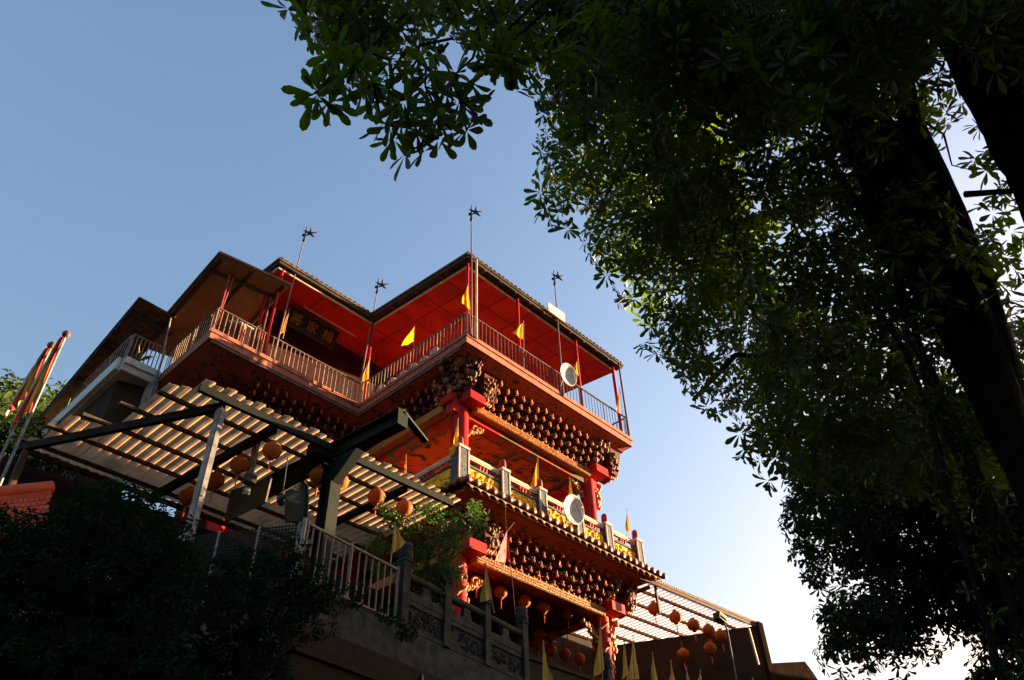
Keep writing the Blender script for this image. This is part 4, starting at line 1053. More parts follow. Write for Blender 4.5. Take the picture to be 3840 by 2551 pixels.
# ================================================================== DISHES, ROOF PANEL
cr, cu_, cb_ = Vector(RC[0]), Vector([-v for v in RC[1]]), Vector([-v for v in RC[2]])
dn_ = (cr * .70 + cu_ * .34 + cb_ * .62).normalized()
def dish(c, r, label, stem):
    c = Vector(c); t = thing('satellite_dish', label, 'dish', c, 'white satellite dishes on the front of the temple')
    z = dn_; x = z.orthogonal().normalized(); y = z.cross(x); M3 = Matrix((x, y, z)).transposed()
    m = MB(); prof = [(r * k / 8, .28 * r * (k / 8) ** 2) for k in range(9)]
    m.lathe([(max(a, .001), b) for a, b in prof] + [(r * 1.02, .28 * r), (r * 1.02, .25 * r)] + [(max(a, .001), b - .03) for a, b in prof[::-1]], (0, 0, 0), 36)
    m.v = [tuple(c + M3 @ Vector(p)) for p in m.v]; m.build('reflector', dish_m, t)
    m = MB(); f = c + z * r * .85
    for a in (0, 2.1, 4.2): m.tube([c + M3 @ Vector((r * .9 * math.cos(a), r * .9 * math.sin(a), .26 * r)), f], .008, 5)
    m.build('struts', zinc, t)
    m = MB(); m.tube([f - z * .05, f + z * .07], .035, 8); m.build('receiver', zinc, t)
    m = MB(); m.tube([c - z * .02, c - z * .14, Vector(stem)], .022, 8); m.build('bracket', iron, t)
    return t
c = at_y(*z2(1614, 1290), YF - .30); dish(c, .39, 'white satellite dish clamped to the mast on the upper front railing', (c.x - .05, YF - .05, c.z - .35))
c = at_y(*q8(1540, 920), YB - .42); dish(c, .43, 'white satellite dish standing over the tiled eave before the gilt balustrade', (c.x + .0, YB - .1, c.z - .6))
q = [at_y(*c, YF - .1) for c in ((2055.7, 1133.6), (2117.6, 1175.7), (2120, 1213), (2058.5, 1169))]
m = MB(); e = Vector((0, .04, 0)); m.add(q + [p + e for p in q], [(3, 2, 1, 0), (4, 5, 6, 7), (0, 1, 5, 4), (1, 2, 6, 5), (2, 3, 7, 6), (3, 0, 4, 7)])
o = rebase(m.build('roof_panel', white_p), q[3]); tag(o, 'white flat rectangular panel standing on the front roof edge', 'panel')
m = MB(); m.bar(q[3] + Vector((-.35, -.1, -.12)), q[2] + Vector((-.1, -.1, -.14)), .03, .03); m.tube([q[3] + Vector((.15, -.02, 0)), q[3] + Vector((.1, -.12, -.15))], .012, 5); m.build('panel_bracket', material('rusty_bracket', (0.4, 0.16, 0.06), (0.3, 0.1, 0.04), 7, .7), o)

# ================================================================== STOOLS, PLANTERS
GS = 'white round backed seats along the terrace railing'
names = ('nearest the corner flag', 'second from the near corner', 'third from the near corner beside the flag stick', 'fourth from the near corner', 'fifth from the near corner', 'last towards the inner corner')
for (a, b), nm in zip(((638, 1120), (558, 1185), (478, 1235), (402, 1290), (326, 1340), (243, 1390)), names):
    p = at_x(*z2(a, b), X0 + .16); hw, hh = .19, .26
    S = thing('round_backed_seat', 'white round backed seat behind the railing, ' + nm, 'seat', (p.x, p.y, ZS + .002), GS)
    m = MB(); prof = [(-hw, ZS + .05)] + [(-hw * math.cos(k * math.pi / 10), p.z + .03 + .15 * math.sin(k * math.pi / 10)) for k in range(11)] + [(hw, ZS + .05)]
    n_ = len(prof); m.add([(p.x, p.y + a_, z_) for a_, z_ in prof] + [(p.x + .06, p.y + a_, z_) for a_, z_ in prof],
                          [tuple(range(n_)), tuple(range(n_, 2 * n_))[::-1]] + [(i, n_ + i, n_ + (i + 1) % n_, (i + 1) % n_) for i in range(n_)]); m.build('backrest', stone_pale, S)
    m = MB(); m.box((p.x + .061, p.y - hw, ZS + .32), (p.x + .45, p.y + hw, ZS + .38)); m.build('seat', stone_pale, S)
    for dx, dy in ((.03, -.15), (.03, .15), (.41, -.15), (.41, .15)):
        m = MB(); m.box((p.x + dx - .025, p.y + dy - .025, ZS + .003), (p.x + dx + .025, p.y + dy + .025, ZS + .319)); m.build('leg', stone_pale, S)
def sprig(m, c, n, h, sp, mi=0):
    for i in range(n):
        a = random.uniform(0, 6.28); l = random.uniform(.5, 1) * h; d = Vector((math.cos(a) * sp, math.sin(a) * sp, 1)).normalized(); s_ = d.orthogonal().normalized() * .035
        b = Vector(c); e_ = b + d * l * .6; t_ = b + d * l + Vector((math.cos(a) * .1, math.sin(a) * .1, -.05))
        m.add([b - s_ * .4, e_ - s_, t_, e_ + s_, b + s_ * .4], [(0, 1, 2, 3, 4)], mi)
for k, ((a, b), nm) in enumerate((((900, 590), 'with round white blooms left of the tray table'), ((1040, 640), 'with pale blooms under the tray table edge'), ((1390, 740), 'at the right end of the tray table'))):
    p = at_y(*r2(a, b), YW + .5); T_ = thing('potted_plant', 'small potted plant ' + nm, 'plant', (p.x, p.y, ZS + .002), 'potted plants at the left end of the upper terrace')
    m = MB(); m.lathe([(.0, ZS + .003), (.12, ZS + .003), (.16, p.z - .1), (.13, p.z - .1), (0, p.z - .12)], (p.x, p.y, 0), 12); m.build('pot', dark_red, T_)
    m = MB(); sprig(m, (p.x, p.y, p.z - .12), 16, .35, .8); m.build('foliage', leaf_mid, T_)
    m = MB(); [m.ball((p.x + random.uniform(-.12, .12), p.y - random.uniform(0, .1), p.z + random.uniform(-.05, .12)), .05, 6) for _ in range(6)]; m.build('blooms', cream, T_)
p0, p1 = at_y(*r2(1000, 560), YW + .75), at_y(*r2(1420, 690), YW + .75)
TB = thing('tray_table', 'low table with white trays behind the wing railing', 'table', (p0.x, p0.y, ZS))
m = MB(); m.box((p0.x, p0.y - .15, p0.z - .1), (p1.x, p0.y + .35, p0.z - .06)); m.build('table_top', white_p, TB)
for dx in (.06, p1.x - p0.x - .06): m = MB(); m.box((p0.x + dx - .03, p0.y, ZS + .003), (p0.x + dx + .03, p0.y + .06, p0.z - .101)); m.build('leg', zinc, TB)
for f_ in (.2, .5, .8):
    x_ = p0.x + (p1.x - p0.x) * f_; m = MB(); m.box((x_ - .14, p0.y - .1, p0.z - .059), (x_ + .14, p0.y + .12, p0.z - .01)); m.build('tray', plaster, TB)
p = at_y(*z3(1035, 440), 20.72); BP = thing('balcony_plant', 'straggly yellowish plant growing at the annex balcony railing', 'plant', (p.x, p.y, 17.0))
m = MB(); sprig(m, (p.x, p.y - .05, 17.0), 14, .6, .7); m.build('foliage', material('yellowish_leaf', (0.16, 0.15, 0.04), (0.1, 0.1, 0.03), 5, .6), BP)
m = MB(); m.tube([(p.x, p.y - .05, 17.0), (p.x + .03, p.y - .06, 17.5)], .012, 5); m.build('stem', twig, BP)

# ================================================================== BANNER ON A STRING, PENNANT POLES, SPOT LAMPS
p = at_y(*z6(893, 330), YF - .3); BN = thing('hanging_banner', 'pink and white folded cloth banner hanging on a long string from the eave', 'banner', p)
m = MB(); m.tube([tuple(at_y(*z6(880, 75), YF - .3)), tuple(p), tuple(at_y(*z6(945, 760), YF - .3)), tuple(at_y(*z6(972, 1075), YF - .3))], .006, 5); m.tube([tuple(p), tuple(at_y(*z6(962, 240), YF - .15))], .005, 5); m.build('string', twig, BN)
pt = [at_y(*z6(*c), YF - .3) for c in ((900, 315), (925, 560), (915, 560), (890, 430))]
m = MB(); m.add([pt[0], pt[1], pt[1] + Vector((.05, .1, 0)), pt[0] + Vector((.02, .05, 0)), pt[2] + Vector((-.05, .08, .02))], [(0, 1, 2, 3), (0, 4, 1)]); m.build('red_fold', red_cloth, BN)
pt = [at_y(*z6(*c), YF - .32) for c in ((895, 320), (885, 470), (805, 560), (860, 470), (880, 575), (890, 540), (905, 400))]
m = MB(); m.add([pt[0], pt[1], pt[3], pt[2]], [(0, 3, 2), (0, 2, 1)]); m.add([pt[0], pt[5], pt[4], pt[1]], [(0, 1, 2, 3)])
m.add([p_ + Vector((.02, .05, 0)) for p_ in (pt[0], pt[2], pt[4], pt[6])], [(0, 1, 2, 3)]); m.build('white_fold', pink_cloth, BN)

def stripes():
    m = bpy.data.materials.new('striped_pennant'); m.use_nodes = True; nt = m.node_tree; N = nt.nodes; L = nt.links; bs = N['Principled BSDF']; bs.inputs['Roughness'].default_value = .8
    tc = N.new('ShaderNodeTexCoord'); sx = N.new('ShaderNodeSeparateXYZ'); L.new(tc.outputs['UV'], sx.inputs[0])
    rp = N.new('ShaderNodeValToRGB'); rp.color_ramp.interpolation = 'CONSTANT'; els = [(0, (.55, .03, .02)), (.22, (.7, .35, .02)), (.4, (.05, .09, .03)), (.6, (.6, .04, .03)), (.76, (.75, .5, .35)), (.9, (.7, .3, .02))]
    for i, (p, c) in enumerate(els):
        e = rp.color_ramp.elements[i] if i < 2 else rp.color_ramp.elements.new(p); e.position = p; e.color = (*c, 1)
    L.new(sx.outputs[0], rp.inputs[0]); L.new(rp.outputs[0], bs.inputs['Base Color']); return m
pen = stripes()
def pennant_pole(tipc, lowc, t0, t1, flagc, label):
    top = at_d(*k_(*tipc), 18.5); r = ray(*k_(*lowc)); h = Vector((r.x, r.y)); tq = Vector((top.x, top.y)).dot(h) / h.dot(h)
    zlow = E0.z + r.z * tq
    base = Vector((top.x, top.y, 6.0)); t = thing('pennant_pole', label, 'flagpole', base, 'flagpoles with furled pennants at the left edge')
    m = MB(); m.tube([base, top], [.035, .022], 8); m.build('pole', zinc, t); m = MB(); m.ball(top, .085, 8); m.build('ball_top', material('copper_ball', (.2, .07, .05), (.12, .05, .04), 5, .4), t)
    H = top.z - zlow; m = MB(); N_ = 18; W_ = 10; uv = []
    vs = []
    for i in range(N_ + 1):
        s = i / N_
        for j in range(W_ + 1):
            qq = j / W_; wd = (.04 + .27 * s ** .8)
            p = Vector((top.x, top.y, top.z - .1 - s * H)) + Vector((-cr.x, -cr.y, 0)).normalized() * (qq * wd) + Vector((0, 0, -.5 * qq * s)) + Vector((cb_.x, cb_.y, 0)).normalized() * (.07 * math.sin(qq * 14 + s * 4))
            vs.append(p); uv.append(qq)
    fs = [(i * (W_ + 1) + j, i * (W_ + 1) + j + 1, (i + 1) * (W_ + 1) + j + 1, (i + 1) * (W_ + 1) + j) for i in range(N_) for j in range(W_)]
    m.add(vs, fs, 0, True); o = m.build('pennant', pen, t); ul = o.data.uv_layers.new(name='UVMap')
    for lp in o.data.loops: ul.data[lp.index].uv = (uv[lp.vertex_index], .5)
pennant_pole((556, 122), (245, 700), .05, .6, None, 'taller flagpole with a furled red and yellow striped pennant')
pennant_pole((432, 216), (215, 600), .05, .6, None, 'shorter flagpole with a striped pennant just left of the taller one')
for c, lb, pl in ((z7(2065, 250), 'small round spot lamp under the canopy near the curved screen', 11.3), (z4(660, 880), 'black loudspeaker box at the foot of the hanging canopy post', 12.5)):
    p = at_y(*c, pl); t = thing('loudspeaker' if 'speaker' in lb else 'spot_lamp', lb, 'speaker' if 'speaker' in lb else 'lamp', p)
    m = MB(); m.box((p.x - .1, p.y - .08, p.z - .08), (p.x + .1, p.y + .08, p.z + .08)) if 'speaker' in lb else m.lathe([(0, -.08), (.05, -.08), (.09, .02), (.09, .06), (0, .05)], p, 12)
    m.build('housing', iron, t); m = MB(); m.tube([p + Vector((0, 0, .06)), p + Vector((0, .05, .9))], .012, 6); m.build('hanger', iron, t)

# ================================================================== VEGETATION
def leaf_template(k, wdt, fold):
    "one leaf along +X: base, k side points each half, tip; two folded halves"
    xs = np.array([.18, .5, .74, .92])[:k] if k == 4 else (np.array([.3, .62, .88]) if k == 3 else np.array([.38, .8]))
    ws = np.array([.28, .72, 1.0, .72])[:k] if k == 4 else (np.array([.45, .95, .8]) if k == 3 else np.array([.62, .95]))
    pts = [(0, 0, 0), (1, 0, -.10)]
    for x, w_ in zip(xs, ws): pts.append((x, w_ * wdt, fold * w_ - .10 * x * x))
    for x, w_ in zip(xs, ws): pts.append((x, -w_ * wdt, fold * w_ - .10 * x * x))
    left = [0, 1] + [2 + i for i in range(k)][::-1]; right = [0] + [2 + k + i for i in range(k)] + [1]
    return np.array(pts, float), [left, right]

def leaf_mesh(name, centers, axes, sizes, mat_, parent, per=7, k=2, wdt=.19, fold=.05, spread=(.45, 1.15), curl=.0, extra=None):
    "rosettes of leaflets; centers (n,3), axes (n,3), sizes (n,)"
    n = len(centers); tpl, faces = leaf_template(k, wdt, fold)
    ax = axes / np.linalg.norm(axes, axis=1, keepdims=True)
    tmp = np.where(np.abs(ax[:, 2:3]) < .9, np.array([[0, 0, 1.0]]), np.array([[1.0, 0, 0]]))
    e1 = np.cross(ax, tmp); e1 /= np.linalg.norm(e1, axis=1, keepdims=True); e2 = np.cross(ax, e1)
    V = []
    ph = rng.uniform(0, 6.28, n)
    for j in range(per):
        a = ph + 2 * np.pi * j / per + rng.normal(0, .16, n)
        el = rng.uniform(spread[0], spread[1], n)      # angle off the rosette plane, negative droops
        rad = e1 * np.cos(a)[:, None] + e2 * np.sin(a)[:, None]
        d = rad * np.cos(el)[:, None] + ax * np.sin(el)[:, None]
        d += np.array([0, 0, -.35]) * rng.uniform(.2, 1.1, n)[:, None]
        d /= np.linalg.norm(d, axis=1, keepdims=True)
        s_ = np.cross(ax, d); s_ /= (np.linalg.norm(s_, axis=1, keepdims=True) + 1e-9); u = np.cross(d, s_)
        tw = rng.normal(0, .35, n); s2 = s_ * np.cos(tw)[:, None] + u * np.sin(tw)[:, None]; u2 = np.cross(d, s2)
        L = sizes * rng.uniform(.75, 1.12, n)
        pet = .12
        P = centers[:, None, :] + (d[:, None, :] * (tpl[None, :, 0:1] + pet) + s2[:, None, :] * tpl[None, :, 1:2] + u2[:, None, :] * tpl[None, :, 2:3]) * L[:, None, None]
        V.append(P)
    V = np.concatenate(V, 0); nl, npt = V.shape[:2]
    co = V.reshape(-1, 3)
    off = np.array(ORG.get(parent.name, Vector((0, 0, 0)))) if parent else np.zeros(3)
    co = co - off
    fl = np.concatenate([np.array(f) for f in faces]); lens = np.array([len(f) for f in faces])
    li = (np.arange(nl)[:, None] * npt + fl[None, :]).reshape(-1)
    lt = np.tile(lens, nl); ls = np.concatenate([[0], np.cumsum(lt)[:-1]])
    if extra is not None:
        ev, ef = extra; ev = np.array(ev, float) - off; b0 = len(co)
        co = np.concatenate([co, ev]); ef = np.array(ef)
        li = np.concatenate([li, (ef + b0).reshape(-1)]); add = np.full(len(ef), 4); ls = np.concatenate([ls, np.arange(len(ef)) * 4 + lt.sum()]); lt = np.concatenate([lt, add])
    me = bpy.data.meshes.new(name); me.vertices.add(len(co)); me.vertices.foreach_set('co', co.reshape(-1))
    me.loops.add(len(li)); me.loops.foreach_set('vertex_index', li.astype(np.int32))
    me.polygons.add(len(lt)); me.polygons.foreach_set('loop_start', ls.astype(np.int32)); me.polygons.foreach_set('loop_total', lt.astype(np.int32))
    me.update(calc_edges=True); me.validate()
    me.materials.append(mat_)
    o = bpy.data.objects.new(name, me); COL.objects.link(o)
    if parent: o.parent = parent; ORG[o.name] = ORG[parent.name]
    else: ORG[o.name] = Vector((0, 0, 0))
    return o

def blob_points(blobs, dens):
    "points spread through lumps (centre, radius); denser near each lump's surface"
    C = []; D = []
    for c, r in blobs:
        n = max(4, int(dens * .62 * r ** 1.6)); v = rng.normal(0, 1, (n, 3)); v /= np.linalg.norm(v, axis=1, keepdims=True)
        rr = r * rng.uniform(.15, 1, n) ** .45
        C.append(np.array(c)[None, :] + v * rr[:, None]); D.append(v + np.array([0, 0, .35]))
    return np.concatenate(C), np.concatenate(D)

def dpx(x, y, t): return at_d(x * 1.627119, y * 1.627119, t)
def in_poly(x, y, poly):
    c = False; j = len(poly) - 1
    for i in range(len(poly)):
        xi, yi = poly[i]; xj, yj = poly[j]
        if (yi > y) != (yj > y) and x < (xj - xi) * (y - yi) / (yj - yi) + xi: c = not c
        j = i
    return c
def edge_dist(x, y, poly):
    b = 1e9
    for i in range(len(poly)):
        ax_, ay = poly[i]; bx_, by = poly[(i + 1) % len(poly)]; dx, dy = bx_ - ax_, by - ay
        t = max(0, min(1, ((x - ax_) * dx + (y - ay) * dy) / (dx * dx + dy * dy + 1e-9))); b = min(b, math.hypot(x - ax_ - t * dx, y - ay - t * dy))
    return b
def fill_blobs(poly, n, tfun, rfun, holes=(), seed=1):
    "lumps of foliage whose silhouettes fill an outline, each at a depth of its own"
    R = random.Random(seed); out = []; xs_ = [p[0] for p in poly]; ys_ = [p[1] for p in poly]; tries = 0
    while len(out) < n and tries < n * 60:
        tries += 1
        x = R.uniform(min(xs_), max(xs_)); y = R.uniform(min(ys_), max(ys_))
        if not in_poly(x, y, poly): continue
        t = tfun(x, y, R); r = rfun(R); rp = r * 1836 / t
        ed = edge_dist(x, y, poly)
        bad = False
        for h in holes:
            if in_poly(x, y, h): bad = True; break
            if edge_dist(x, y, h) < rp * .85: bad = True; break
        if bad: continue
        if ed < rp * .9:
            r *= max(.28, ed / (rp * .9)); 
            if ed < 10: continue
        out.append((dpx(x, y, t), r))
    return out

# ---- the big tree over the right half
BT = thing('broadleaf_tree', 'huge dark broadleaf tree with whorled leaves and twin leaning stems filling the right half', 'tree', (8.6, 1.1, 0))
crown_poly = [(1240, -160), (1236, 165), (1228, 215), (1262, 262), (1290, 300), (1262, 352), (1240, 400), (1232, 445), (1262, 500), (1330, 522), (1352, 575), (1400, 640), (1440, 690), (1486, 745), (1492, 800),
              (1560, 850), (1610, 920), (1700, 948), (1722, 1040), (1770, 1090), (1840, 1120), (2420, 1180), (2420, -160)]
holes = [[(2228, 160), (2335, 320), (2335, 350), (2262, 310), (2225, 330), (2178, 300), (2150, 320), (2190, 395), (2215, 430), (2330, 440), (2330, 505), (2262, 520), (2230, 470), (2205, 425), (2160, 330), (2215, 210)]]
def t_near(x, y, R):
    base = 9.6 - 1.7 * max(0, min(1, (x - 1350) / 700)) + 1.0 * max(0, min(1, (y - 600) / 600)); return base + R.uniform(-1.2, 1.4)
bl = fill_blobs(crown_poly, 240, t_near, lambda R: R.uniform(.30, .66), holes, 3)
top_poly = [(655, -150), (650, 8), (700, 60), (745, 90), (740, 150), (790, 180), (860, 215), (930, 175), (1010, 190), (1075, 120), (1110, 130), (1165, 165), (1215, 140), (1250, 215), (1290, 300), (1400, 420), (2300, 170), (2500, 150), (2500, -160)]
bl_top = fill_blobs(top_poly, 175, lambda x, y, R: 6.6 + R.uniform(-.8, 2.2), lambda R: R.uniform(.2, .46), holes, 5)
back_poly = [(1250, 180), (1245, 420), (1340, 540), (1420, 690), (1500, 800), (1620, 930), (1720, 1040), (1840, 1120), (2300, 1150), (2300, 850), (1900, 700), (1750, 450), (1700, 150)]
bl_back = fill_blobs(back_poly, 90, lambda x, y, R: 11.6 + R.uniform(-.6, 1.2), lambda R: R.uniform(.4, .75), holes, 12)
parts_ = [blob_points(q, dn) for q, dn in ((bl, 165), (bl_top, 230), (bl_back, 120))]
C_ = np.concatenate([p[0] for p in parts_]); D_ = np.concatenate([p[1] for p in parts_])
print('crown rosettes', len(C_))
leaf_mesh('crown', C_, D_, rng.uniform(.085, .165, len(C_)), leaf, BT, 7, 3, .17, .05, (-.15, .55))
# branchlets hanging at the left of the crown, nearer and larger in view
hang = [((705, 30), (665, 20), (720, 75)), ((770, 120), (735, 215), (790, 190)), ((760, 190), (725, 215), (760, 235)), ((860, 190), (880, 285), (905, 250)), ((940, 250), (905, 320), (960, 300)),
        ((960, 310), (935, 355), (975, 350)), ((1010, 270), (1010, 320), (1040, 300)), ((1060, 230), (1100, 265), (1075, 300)), ((1050, 170), (1085, 190), (1060, 240)), ((900, 200), (870, 230), (930, 230)),
        ((980, 200), (1000, 240), (1030, 215)), ((820, 150), (800, 190), (840, 200)), ((1120, 120), (1125, 145), (1160, 150)), ((1180, 130), (1190, 160), (1205, 150)), ((850, 120), (830, 140), (900, 140)), ((960, 140), (940, 170), (990, 160)), ((1150, 110), (1170, 150), (1140, 140)), ((940, 290), (900, 290), (985, 290))]
Cc = []; Dd = []; m = MB()
root = dpx(1500, -120, 6.6)
for a in hang:
    for i, p in enumerate(a):
        t = 5.3 + random.uniform(-.25, .35); q = dpx(*p, t); Cc.append(tuple(q)); Dd.append((random.uniform(-.5, .5) - .2, random.uniform(-.4, .4), random.uniform(-.9, .3)))
        if i: m.tube([dpx(*a[0], 5.4), q], .008, 5)
    m.tube([dpx(a[0][0] + random.uniform(10, 90), a[0][1] - random.uniform(50, 110), 5.8), dpx(a[0][0] + random.uniform(0, 40), a[0][1] - 35, 5.6), dpx(*a[0], 5.4)], [.011, .009, .006], 6)
leaf_mesh('hanging_leaves', np.array(Cc), np.array(Dd), rng.uniform(.13, .19, len(Cc)), leaf, BT, 8, 4, .155, .05, (-.2, .5))
# isolated rosettes that fringe the crown's edge
fr_ = [(1245, 170), (1238, 230), (1255, 270), (1290, 345), (1262, 360), (1240, 440), (1250, 470), (1270, 500), (1300, 520), (1395, 600), (1400, 640), (1450, 690), (1498, 760), (1490, 800), (1510, 815), (1575, 855), (1600, 905), (1630, 935), (1715, 1000), (1720, 1040), (1775, 1100), (2205, 200), (2215, 240), (2190, 290), (2170, 260), (2255, 300), (2300, 330), (2290, 345), (2250, 365), (2320, 370), (2280, 400), (2300, 450), (2275, 480), (2320, 480), (2330, 410)]
Cc2 = []; Dd2 = []
for p in fr_:
    for k in range(2):
        q = dpx(p[0] + random.uniform(-12, 12), p[1] + random.uniform(-12, 12), 8.2 + random.uniform(-.5, .6)); Cc2.append(tuple(q)); Dd2.append((random.uniform(-.6, .4), random.uniform(-.4, .4), random.uniform(-.6, .6)))
leaf_mesh('fringe_leaves', np.array(Cc2), np.array(Dd2), rng.uniform(.12, .17, len(Cc2)), leaf, BT, 7, 4, .16, .05, (-.2, .5))
m.build('hanging_twigs', bark, BT)
def rough_tube(m, pts, rad, n=14, wob=.10, seed=0, sub=8):
    R = random.Random(seed); P = []; Rd = []
    for i in range(len(pts) - 1):
        for s in range(sub):
            t = s / sub; P.append(Vector(pts[i]).lerp(Vector(pts[i + 1]), t)); Rd.append(rad[i] + (rad[i + 1] - rad[i]) * t)
    P.append(Vector(pts[-1])); Rd.append(rad[-1]); k0 = len(m.v); m.tube(P, Rd, n)
    for i in range(len(P)):
        for k in range(n):
            j = k0 + i * n + k; c = P[i]; v = Vector(m.v[j]) - c
            m.v[j] = tuple(c + v * (1 + wob * math.sin(k * 2.1 + i * .35 + seed) + wob * .7 * R.uniform(-1, 1)))
def spine(pts): return [at_d(u, v, t) for u, v, t in pts]
tp = spine([(2930, -250, 8.2), (3110, 250, 7.9), (3325, 640, 7.6), (3465, 900, 7.4), (3640, 1270, 7.2), (3880, 1850, 6.9)])
d_ = (tp[-1] - tp[-2]); tp.append(Vector((tp[-1].x + 1.6, tp[-1].y + .3, 1.0))); tp.append(Vector((tp[-1].x + .25, tp[-1].y, -.1)))
m = MB(); rough_tube(m, tp, [.15, .19, .24, .25, .20, .12, .2, .35], 16, .07, 1); m.build('trunk', bark, BT)
tp2 = spine([(3330, -120, 8.0), (3410, 450, 7.8), (3570, 800, 7.6), (3690, 1150, 7.4), (3800, 1550, 7.2), (3960, 2150, 7.0)]); tp2.append(Vector((tp2[-1].x + 1.2, tp2[-1].y + .2, 1.0))); tp2.append(Vector((tp2[-1].x + .2, tp2[-1].y, -.1)))
m = MB(); rough_tube(m, tp2, [.07, .09, .11, .125, .12, .13, .25, .4], 14, .07, 2); m.build('trunk', bark, BT)
for i, (pp, rr) in enumerate(([[(3130, 620, 7.3), (3250, 860, 7.2), (3420, 1150, 7.0), (3520, 1450, 6.9), (3640, 1800, 6.8), (3790, 2300, 6.6), (3900, 2700, 6.5)], .03], [[(3300, 1150, 7.0), (3380, 1330, 6.9), (3470, 1560, 6.8), (3560, 1850, 6.7), (3700, 2350, 6.5), (3820, 2700, 6.4)], .022], [[(3400, 1250, 6.8), (3480, 1400, 6.8), (3610, 1680, 6.7), (3760, 2100, 6.6), (3960, 2650, 6.5)], .035])):
    m = MB(); P_ = spine(pp); P_ = [p + Vector((random.uniform(-.05, .05), random.uniform(-.05, .05), 0)) for p in P_]
    rough_tube(m, P_, [rr * (.8 + .1 * k) for k in range(len(pp))], 7, .2, i + 5, 8); m.build('climbing_stem', bark, BT)
    Cm = []; 
    for k in range(70):
        t = random.random() * (len(P_) - 1); q = int(t); p = P_[q].lerp(P_[q + 1], t - q); Cm.append((p.x + random.uniform(-.1, .1), p.y + random.uniform(-.1, .1), p.z))
    leaf_mesh('climbing_leaves', np.array(Cm), rng.normal(0, 1, (len(Cm), 3)), rng.uniform(.05, .09, len(Cm)), leaf, BT, 5, 3, .2, .05, (-.2, .6))
brs = [[(3200, 440, 9.0), (2900, 395, 8.7), (2560, 400, 8.6)], [(3300, 1330, 8.9), (3050, 1355, 9.2), (2760, 1330, 9.4)], [(3060, 250, 9.2), (2700, 60, 8.8), (2250, 30, 8.2), (1800, -60, 7.2)], [(3290, 640, 9.0), (2900, 800, 9.3), (2500, 950, 9.8)],
       [(2760, 1330, 9.4), (2600, 1500, 10)], [(2480, 310, 8.4), (2330, 620, 8.6), (2230, 820, 9)], [(3050, 860, 8.6), (3055, 1010, 8.7)], [(2900, 395, 8.7), (2500, 210, 8.5), (2080, 330, 8.2)], [(2990, 1500, 9.6), (2870, 1750, 10)], [(3620, 728, 7.6), (3850, 712, 7.3)], [(3440, 440, 7.9), (3540, 505, 7.9), (3570, 620, 7.9), (3650, 640, 7.8)]]
for i, pp in enumerate(brs):
    m = MB(); r0 = (.09, .05, .11, .07, .03, .03, .025, .06, .03, .028, .012)[i]
    rough_tube(m, spine(pp), [r0 * (1 - .25 * k) for k in range(len(pp))], 7, .08, i + 20, 6); m.build('branch', bark if i not in (5, 6, 8) else twig, BT)

# ---- second leaning trunk that crosses the top right corner
ST = thing('leaning_tree', 'thick bare leaning trunk crossing the top right corner', 'tree', (7.5, -.9, 0))
tp3 = spine([(3380, -330, 7.6), (3740, 60, 7.4), (3875, 330, 7.2), (4030, 600, 7.0), (4170, 900, 6.9), (4280, 1200, 6.8)]); tp3.append(Vector((tp3[-1].x + 1.2, tp3[-1].y - .2, 2))); tp3.append(Vector((tp3[-1].x + .3, tp3[-1].y, -.1)))
m = MB(); rough_tube(m, tp3, [.44, .42, .41, .42, .44, .46, .5, .6], 18, .03, 9); m.build('trunk', bark, ST)
bl = [(at_d(u, v, t), r) for u, v, t, r in ((3500, -260, 7.4, .8), (3800, -200, 7.0, .9), (4150, 200, 7, .8), (4200, -100, 7.2, 1.0), (3700, -320, 7.6, .7), (3950, -350, 7.3, .8), (4300, 300, 7.5, 1.0), (4350, 800, 7.8, 1.0))] + [(Vector(p), r) for p, r in (((11.4, -.9, 7.6), 1.0), ((12.2, -.7, 9.0), 1.1), ((12.8, -.5, 7.4), .9), ((10.6, -1.4, 9.6), 1.1), ((11.5, -1.8, 8.2), 1.1), ((12.0, -1.0, 10.4), 1.1), ((10.4, -2.4, 8.4), 1.1), ((10.0, -.75, 8.3), .8), ((9.2, -1.2, 9.4), .9), ((10.6, -.9, 6.6), .8))]  # out-of-view lumps added to keep the big tree's top in shade
C_, D_ = blob_points(bl, 150); leaf_mesh('crown', C_, D_, rng.uniform(.1, .16, len(C_)), leaf, ST, 7, 2, .17, .05, (-.15, .55))

bl = [(Vector(p), r) for p, r in (((-1, -3, 8), 1.7), ((2, -3.6, 9), 1.7), ((4.6, -3.6, 9.6), 1.6), ((-3.4, -1.6, 9), 1.7), ((-.6, -.9, 10.2), 1.5), ((2.2, -1.4, 10.8), 1.5), ((-4.4, .8, 10), 1.7), ((-2, -5, 6.5), 1.7), ((1.5, -5.4, 7), 1.7), ((4.4, -5.6, 7.4), 1.7), ((-4.6, -3.6, 7.2), 1.7), ((-5.6, -.8, 8), 1.6), ((7, -5.2, 8), 1.6))]  # unseen foliage added above and behind the camera to cut sky light
C_, D_ = blob_points(bl, 42); leaf_mesh('overhead_shade_foliage', C_, D_, rng.uniform(.22, .3, len(C_)), leaf, BT, 7, 2, .2, .05, (-.15, .55))

